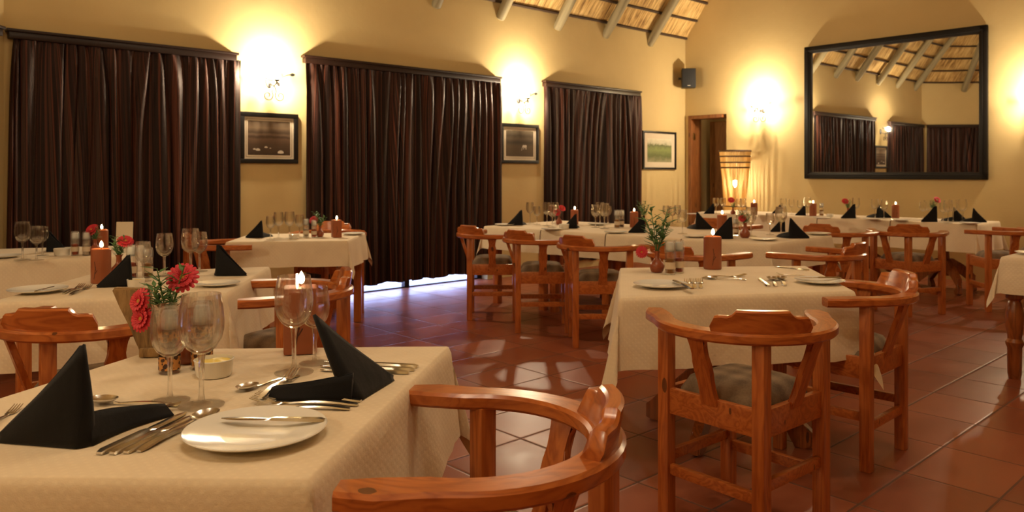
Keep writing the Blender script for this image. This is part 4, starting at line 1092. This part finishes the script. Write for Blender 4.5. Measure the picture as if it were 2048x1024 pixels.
# flowers
def vase_proto():
    bm = lathe([(0, 0), (.026, 0), (.034, .008), (.041, .028), (.037, .05), (.022, .066), (.014, .078), (.013, .105), (.018, .118), (.0165, .119), (.011, .105), (.011, .08), (0, .06)], 32)
    return tag(obj('vase', bm, 'clay', smooth=60), '', 'vase')
VAS = Proto(vase_proto)
def flower_proto():
    o = thing('red_flower', '', 'flower'); bm = bmesh.new()
    for lay, (n, L_, el) in enumerate(((18, .042, .15), (16, .036, .55), (12, .026, .95))):
        for k in range(n):
            a = 2*PI*(k+.5*lay)/n+.05*math.sin(k*7); pts = []
            for t, w_ in ((.15, .0022), (.45, .0050), (.75, .0060), (.93, .0036)):
                r = L_*t*math.cos(el)+.002; z = L_*t*math.sin(el)-.010*t*t; pts.append((r, w_, z))
            ca, sa = math.cos(a), math.sin(a); L1 = [bm.verts.new((r*ca-w_*sa, r*sa+w_*ca, z)) for r, w_, z in pts]; L2 = [bm.verts.new((r*ca+w_*sa, r*sa-w_*ca, z)) for r, w_, z in pts]
            md = [bm.verts.new((r*ca, r*sa, z-.0015)) for r, w_, z in pts]
            tip = bm.verts.new((L_*math.cos(el)*ca, L_*math.cos(el)*sa, L_*math.sin(el)-.010))
            for i in range(3): bm.faces.new((L1[i], L1[i+1], md[i+1], md[i])); bm.faces.new((md[i], md[i+1], L2[i+1], L2[i]))
            bm.faces.new((L1[3], tip, md[3])); bm.faces.new((md[3], tip, L2[3]))
    pe = obj('petals', bm, 'petal', o, smooth=60); so = pe.modifiers.new('thickness', 'SOLIDIFY'); so.thickness = .0008
    obj('disc', lathe([(0, .006), (.006, .005), (.009, .001), (.007, -.004), (0, -.005)][::-1], 14), 'flower disc', o)
    obj('stem', tube([(0, 0, -.004), (.002, .002, -.03), (-.002, 0, -.06)], .0018, 6), 'leaf', o)
    return o
FLO = Proto(flower_proto)
def flower(p, label, tilt=(0, 0), s=1.0, group=None):
    o = FLO.put(label, p, 0, group, s); o.rotation_euler = (tilt[0], tilt[1], 0); return o
def sprig_proto():
    o = thing('green_sprig', '', 'leaves'); rnd = random.Random(9); bs = bmesh.new(); bl = bmesh.new()
    for k in range(9):
        a = rnd.uniform(0, 2*PI); out = rnd.uniform(.015, .055); H_ = rnd.uniform(.085, .15); pts = [Vector((out*t**1.3*math.cos(a), out*t**1.3*math.sin(a), H_*t)) for t in (0, .25, .5, .75, 1)]
        tube(pts, .0014, 5, bs)
        for i in range(11):
            t = .28+.72*i/10; idx = min(3, int(t*4)); p = pts[idx].lerp(pts[idx+1], t*4-idx); aa = a+i*2.4+rnd.uniform(-.4, .4); ln = rnd.uniform(.028, .05)*(1.15-.4*t); el = rnd.uniform(.25, .9)
            d = Vector((math.cos(aa)*math.cos(el), math.sin(aa)*math.cos(el), math.sin(el))); sd = d.cross(Vector((0, 0, 1))).normalized(); nn = sd.cross(d)
            w_ = .0052; v = [bl.verts.new(p), bl.verts.new(p+d*ln*.45+sd*w_), bl.verts.new(p+d*ln-nn*.004), bl.verts.new(p+d*ln*.45-sd*w_), bl.verts.new(p+d*ln*.45-nn*.0015)]
            for q in ((0, 1, 4), (1, 2, 4), (2, 3, 4), (3, 0, 4)): bl.faces.new([v[x] for x in q])
    obj('stems', bs, 'leaf', o)
    le = obj('foliage', bl, 'leaf', o, smooth=60); le['kind'] = 'stuff'; so = le.modifiers.new('thickness', 'SOLIDIFY'); so.thickness = .0006
    return o
SPR = Proto(sprig_proto)
def sprig(p, label, s=1.0, rz=0.0): return SPR.put(label, p, rz, None, s)
def bouquet(px, base, top, where, flowers, leaf=1.0, vs=None, ldx=0.0, ldz=0.0):
    """vase with sprig and flowers; flowers = list of (dx, dy, dz, tilt x, tilt y, scale) in metres from the vase mouth"""
    p = at(px, base); s = vs if vs else min(max((base-top)*p.y/FOC/.119, .7), 1.1)
    VAS.put('small round clay vase '+where, (p.x, p.y, TOP+EPS), 0, None, s)
    m = Vector((p.x, p.y, TOP+EPS+.112*s))
    if leaf: sprig(m-Vector((-ldx, 0, .02-ldz)), 'green leafy sprig in the clay vase '+where, leaf, px*.37)
    for i, (dx, dy, dz, tx, ty, fs) in enumerate(flowers):
        nm = 'red daisy in the clay vase ' if len(flowers) == 1 else ['right red daisy in the clay vase ', 'left red daisy in the clay vase ', 'lower left red daisy in the clay vase '][i]
        flower(m+Vector((dx, dy, dz)), nm+where, (tx, ty), fs)
# ------------------------------------------------------------------ near left table
gl(340, 803, 612, 'small wine glass left of the larger one, before the butter dish of the near table')
gl(403, 812, 590, 'large wine glass in front of the butter dish on the near left table')
gl(588, 746, 553, 'large wine glass with the candle flame behind it, near left table')
gl(629, 727, 575, 'small wine glass beside the leaning black napkin, near left table')
plate(512, 864, 139, 'white side plate at the front edge of the near left table')
cut('knife', (650, 842), (443, 838), 'steel butter knife resting across the front white plate of the near left table', lift=.018)
gk = 'knives left of the front plate'
cut('knife', (198, 909), (372, 826), 'steel table knife farthest left of the set beside the front plate', gk)
cut('knife', (224, 909), (392, 830), 'steel table knife second in the set beside the front plate', gk)
cut('knife', (251, 907), (405, 833), 'steel table knife third in the set beside the front plate', gk)
cut('spoon', (277, 904), (433, 829), 'steel soup spoon nearest the front plate on the near left table')
cut('spoon', (358, 812), (176, 806), 'steel dessert spoon lying behind the front left napkin')
cut('fork', (196, 823), (362, 812), 'steel dessert fork lying beside the dessert spoon behind the front left napkin', lift=.006)
cut('fork', (-40, 866), (38, 815), 'steel fork peeping out behind the left edge of the front left napkin')
gf = 'forks right of the front plate'
cut('fork', (722, 803), (505, 794), 'steel fork farthest back of the three behind the front plate', gf)
cut('fork', (716, 811), (503, 804), 'steel fork in the middle of the three behind the front plate', gf)
cut('fork', (700, 819), (513, 815), 'steel fork nearest the front plate, of the three behind it', gf)
cut('fork', (520, 798), (591, 744), 'steel dessert fork with raised tines by the foot of the large glass', lift=.008)
cut('spoon', (598, 752), (472, 785), 'steel dessert spoon crossing the dessert fork left of the leaning napkin')
gk2 = 'cutlery ends behind the leaning napkin'
cut('knife', (836, 735), (640, 724), 'steel knife handle farthest back behind the leaning black napkin', gk2)
cut('knife', (829, 741), (640, 733), 'steel knife handle in the middle behind the leaning black napkin', gk2)
cut('knife', (818, 747), (640, 741), 'steel knife handle nearest behind the leaning black napkin', gk2)
napkin(165, 893, 690, -1, 'black folded napkin standing at the left end of the near left table', ang=PI-.12)
napkin(712, 800, 636, 1, 'black folded napkin leaning left, with its tail along the forks, near left table', ang=math.radians(70), kind='lean')
candle(601, 704, 574, 'square brown block candle, lit, at the back of the near left table', 's', rz=.25)
grinder(339, 746, 614, 'leo', 'leopard patterned spice grinder seen through the small wine glass')
grinder(404, 737, 604, 'leo2', 'leopard patterned spice grinder seen through the large wine glass')
ramekin(428, 752, 'behind the large wine glass on the near left table')
bouquet(374, 726, 640, 'behind the near left spice grinders', [(-.012, .0, .115, 1.0, .3, 1.0), (-.118, -.01, .055, 1.0, -1.0, .85), (-.108, -.02, .012, 1.1, -.9, .85)], 1.15, ldx=-.05, ldz=.0)
# bark board
def bark():
    p = at(302, 712); k = p.y/FOC
    o = thing('bark_board', 'rough bark board narrowing downwards, standing behind the red daisies on the near left table', 'table decoration', (p.x, p.y, TOP+EPS), .15)
    pts = [(-16, 0), (26, 0), (20, 28), (10, 45), (2, 80), (0, 134), (-66, 138), (-70, 132), (-56, 100), (-38, 62), (-22, 28)]
    obj('board', prism([(x*k, z*k) for x, z in pts], -.014, .014, bev=.004), 'bark', o)
    obj('base_block', box((.006, .0, .012), (.06, .05, .024), bev=.004), 'bark', o)
bark()
# ------------------------------------------------------------------ middle right table
wr = 'on the middle right table'
bouquet(1314, 545, 502, wr, [(-.075, 0, .0, 1.2, -.9, .75)], 1.6)
grinder(1340, 549, 481, 'amber', 'clear grinder with amber spice, left one beside the vase '+wr)
grinder(1358, 546, 481, 'red', 'clear grinder with red spice, right one beside the vase '+wr)
candle(1425, 538, 473, 'round brown candle, lit, '+wr)
plate(1321, 570, 54, 'white side plate near the left corner of the middle right table')
plate(1639, 562, 48, 'white side plate at the right end of the middle right table')
cut('knife', (1385, 578), (1345, 560), 'steel knife lying on the left white plate of the middle right table', lift=.02)
gq = 'forks on the middle right table'
cut('fork', (1379, 577), (1372, 556), 'steel fork, leftmost of three beside the left plate '+wr, gq)
cut('fork', (1390, 577), (1384, 556), 'steel fork, middle of three beside the left plate '+wr, gq)
cut('fork', (1402, 577), (1398, 556), 'steel fork, rightmost of three beside the left plate '+wr, gq)
cut('fork', (1404, 556), (1495, 552), 'steel dessert fork crosswise before the candle '+wr)
cut('spoon', (1492, 560), (1408, 558), 'steel dessert spoon crosswise before the candle '+wr)
cut('knife', (1537, 573), (1518, 556), 'steel knife left of the two spoons '+wr)
cut('spoon', (1552, 573), (1536, 548), 'steel spoon, left of the pair '+wr)
cut('spoon', (1570, 572), (1558, 553), 'steel spoon right of the pair '+wr)
cut('knife', (1618, 541), (1549, 533), 'steel knife at the far right corner of the middle right table')
cut('fork', (1612, 553), (1560, 549), 'steel fork between the spoons and the right plate '+wr)
cut('knife', (1682, 556), (1592, 556), 'steel knife resting on the right white plate of the middle right table', lift=.018)
# ------------------------------------------------------------------ second left table
w2 = 'on the second left table'
gl(286, 563, 484, 'wine glass nearest the brown candle '+w2)
gl(329, 552, 468, 'wine glass in the middle of the row '+w2)
gl(381, 548, 458, 'front wine glass of the overlapping pair at the right '+w2)
gl(399, 543, 465, 'rear wine glass of the overlapping pair at the right '+w2)
plate(76, 580, 54, 'white side plate at the left end of the second left table')
cut('knife', (70, 584), (108, 573), 'steel knife lying on the left white plate of the second left table', lift=.018)
g2 = 'forks on the second left table'
cut('fork', (126, 588), (165, 572), 'steel fork left of the pair beside the black napkin '+w2, g2)
cut('fork', (140, 590), (180, 574), 'steel fork right of the pair beside the black napkin '+w2, g2)
napkin(258, 573, 510, -1, 'black folded napkin in front of the brown candle '+w2, ang=PI+.35)
napkin(436, 552, 490, 1, 'black folded napkin at the right end of the second left table')
plate(436, 567, 42, 'white side plate below the black napkin at the right end of the second left table')
candle(202, 566, 498, 'tall round brown candle, lit, '+w2)
grinder(264, 557, 490, 'red', 'spice grinder left of the pair behind the black napkin '+w2)
grinder(296, 555, 495, 'amber', 'spice grinder right of the pair behind the wine glass '+w2)
ramekin(272, 574, 'right of the black napkin '+w2, s=.8)
bouquet(238, 556, 510, 'behind the black napkin '+w2, [(.03, 0, .07, .6, .5, .9)], .8)
# ------------------------------------------------------------------ table at the left edge
w3 = 'on the table at the left edge'
gl(45, 520, 444, 'leftmost wine glass '+w3); gl(73, 521, 453, 'wine glass second from the left '+w3); gl(85, 511, 455, 'rear wine glass '+w3)
napkin(96, 504, 462, 1, 'black folded napkin behind the wine glasses '+w3)
plate(8, 512, 22, 'white plate cut by the left edge'); ramekin(124, 511, 'left of the grinders '+w3, False)
grinder(150, 511, 463, 'red', 'spice grinder left of the pair '+w3); grinder(173, 511, 463, 'pale', 'spice grinder right of the pair '+w3)
candle(203, 505, 460, 'brown candle, lit, '+w3)
bouquet(190, 510, 478, w3, [(-.02, 0, .06, .9, -.3, 1.0)], .7)
p = at(248, 497); o = obj('menu_card', box((0, 0, .085), (.10, .006, .17), bev=.001), 'mat board', loc=(p.x, p.y, TOP+EPS), rz=.2); o.rotation_euler = (-.12, 0, .2); tag(o, 'small tan card standing right of the red daisies, table at the left edge', 'menu card')
# ------------------------------------------------------------------ small table before the middle curtains
w4 = 'on the small table before the middle curtains'
napkin(523, 476, 441, -1, 'black folded napkin '+w4)
for px, b_, t_, s in ((541, 479, 436, 'leftmost wine glass '), (557, 477, 425, 'wine glass second from the left '), (579, 477, 424, 'wine glass third from the left '), (599, 475, 432, 'rightmost wine glass ')): gl(px, b_, t_, s+w4)
ramekin(588, 478, 'below the wine glasses '+w4, False, .8)
grinder(612, 475, 438, 'pale', 'spice grinder left of the pair '+w4); grinder(628, 475, 440, 'red', 'spice grinder right of the pair '+w4)
bouquet(640, 474, 452, w4, [(-.05, 0, .05, .9, -.3, .9)], .9)
candle(673, 475, 440, 'square brown block candle, lit, '+w4, 's', rz=.5)
plate(707, 467, 17, 'white plate at the right end of the small table before the middle curtains')
# ------------------------------------------------------------------ banquet table
w6 = 'on the banquet table'
G6 = [(1060, 446, 405), (1074, 449, 413), (1094, 452, 405), (1105, 455, 410), (1110, 447, 405), (1191, 455, 410), (1200, 452, 405), (1209, 457, 407), (1216, 448, 414), (1332, 447, 412), (1345, 449, 414), (1355, 446, 411), (1365, 468, 420), (1482, 472, 420), (1490, 468, 428), (1502, 473, 415), (1540, 470, 427), (1562, 473, 414)]
G7 = [(1432, 428, 396), (1446, 428, 396), (1478, 430, 398), (1486, 431, 397), (1567, 431, 397), (1583, 429, 399), (1600, 431, 401), (1615, 433, 395), (1712, 436, 396), (1750, 437, 398), (1758, 435, 399), (1768, 438, 402), (1846, 440, 404), (1855, 439, 401), (1886, 443, 406), (1896, 446, 401), (1906, 444, 400), (1925, 444, 399)]
def ordn(i): return ['first', 'second', 'third', 'fourth', 'fifth', 'sixth', 'seventh', 'eighth', 'ninth', 'tenth', 'eleventh', 'twelfth', 'thirteenth', 'fourteenth', 'fifteenth', 'sixteenth', 'seventeenth', 'eighteenth'][i]
for i, (px, b_, t_) in enumerate(G6): gl(px, b_, t_, 'wine glass '+w6+', '+ordn(i)+' from the left end', 'wine glasses on the banquet table')
for i, (px, s, lab) in enumerate(((1043, 0, 'at the curtain end'), (1152, 0, 'below the first candle'), (1288, 0, 'above the middle right vase'), (1394, 0, 'small one behind the tall lone glass'), (1462, 0, 'left of the spice grinder'), (1568, 0, 'behind the two right wine glasses'), (1581, 0, 'sharply pointed, at the right end'))):
    b_, t_, sd = ((451, 420, -1), (457, 428, -1), (466, 432, -1), (459, 424, 1), (478, 434, -1), (464, 434, -1), (477, 436, 1))[i]
    napkin(px, b_, t_, sd, 'black folded napkin '+w6+', '+lab, 'napkins on the banquet table')
for px, py, hw, lab in ((1009, 449, 17, 'at the curtain end'), (1104, 458, 15, 'left of the second black napkin'), (1231, 464, 16, 'below the spice grinder'), (1390, 472, 24, 'right of the tall lone wine glass'), (1528, 478, 27, 'at the front edge of the right end'), (1636, 467, 25, 'at the far right corner'), (1195, 448, 17, 'behind the group of wine glasses')):
    plate(px, py, hw, 'white side plate '+w6+', '+lab, 'side plates on the banquet table')
candle(1149, 449, 420, 'brown candle, lit, '+w6+', nearest the curtains'); candle(1268, 455, 424, 'brown candle, lit, '+w6+', beside the dark green leaves'); candle(1444, 466, 430, 'brown candle, lit, '+w6+', right of the pointed napkins')
grinder(1234, 456, 420, 'amber', 'spice grinder left of the pair '+w6); grinder(1243, 455, 420, 'dark', 'spice grinder right of the pair '+w6)
grinder(1472, 471, 436, 'amber', 'spice grinder at the right end of the banquet table')
bouquet(1118, 449, 430, w6+' nearest the curtains', [(.03, 0, .07, .7, .5, .9), (-.02, 0, .03, 1.0, -.3, .9)], .5)
bouquet(1288, 452, 432, w6+' above the middle right vase', [], 1.1)
bouquet(1490, 476, 446, w6+' among the right wine glasses', [(-.02, 0, .04, .9, -.2, .75)], .8)
ramekin(1128, 458, w6, False)
# ------------------------------------------------------------------ back table
w7 = 'on the back table'
for i, (px, b_, t_) in enumerate(G7): gl(px, b_, t_, 'wine glass '+w7+', '+ordn(i)+' from the doorway end', 'wine glasses on the back table')
for px, b_, t_, sd, lab in ((1427, 428, 407, -1, 'at the doorway end'), (1564, 427, 406, -1, 'right of the reed lamp'), (1610, 431, 410, -1, 'left of the candle below the mirror corner'), (1709, 437, 408, -1, 'below the red daisy at the middle'), (1756, 436, 407, 1, 'narrow one left of the rightmost candle'), (1872, 444, 412, -1, 'below the orange red daisy'), (1908, 443, 414, 1, 'behind the right wine glasses'), (1947, 445, 416, 1, 'at the right end')):
    napkin(px, b_, t_, sd, 'black folded napkin '+w7+', '+lab, 'napkins on the back table')
for px, py, hw, lab in ((1645, 436, 14, 'below the mirror corner'), (1800, 440, 16, 'below the rightmost candle'), (1940, 446, 18, 'at the right end'), (1388, 428, 10, 'at the doorway end'), (1745, 438, 12, 'in the middle')):
    plate(px, py, hw, 'white side plate '+w7+', '+lab, 'side plates on the back table')
candle(1508, 430, 406, 'brown candle, lit, '+w7+', right of the reed lamp'); candle(1626, 432, 407, 'brown candle, lit, '+w7+', below the left corner of the mirror'); candle(1791, 436, 410, 'brown candle, lit, '+w7+', below the middle of the mirror')
grinder(1643, 432, 406, 'amber', 'spice grinder '+w7+', right of the candle below the mirror corner')
bouquet(1466, 429, 416, w7+' by the reed lamp', [(-.02, 0, .09, .9, -.2, 1.0)], .7)
bouquet(1696, 434, 416, w7+' at the middle', [(-.03, 0, .08, .9, -.2, .95)], .8)
bouquet(1867, 441, 420, w7+' at the right', [(.04, 0, .11, .9, .3, .95)], .9)
ramekin(1660, 434, w7, False, .8)
# right edge table
p = W8+D1*.25+D2*.14; NAP[-1].put('black folded napkin on the table at the right edge', (p.x+.2, p.y+.1, TOP+EPS), PI, None, .85)
p = W8+D1*.22+D2*.06; PT.put('white side plate on the table at the right edge', (p.x+.05, p.y, TOP+EPS), 0, None, .75)
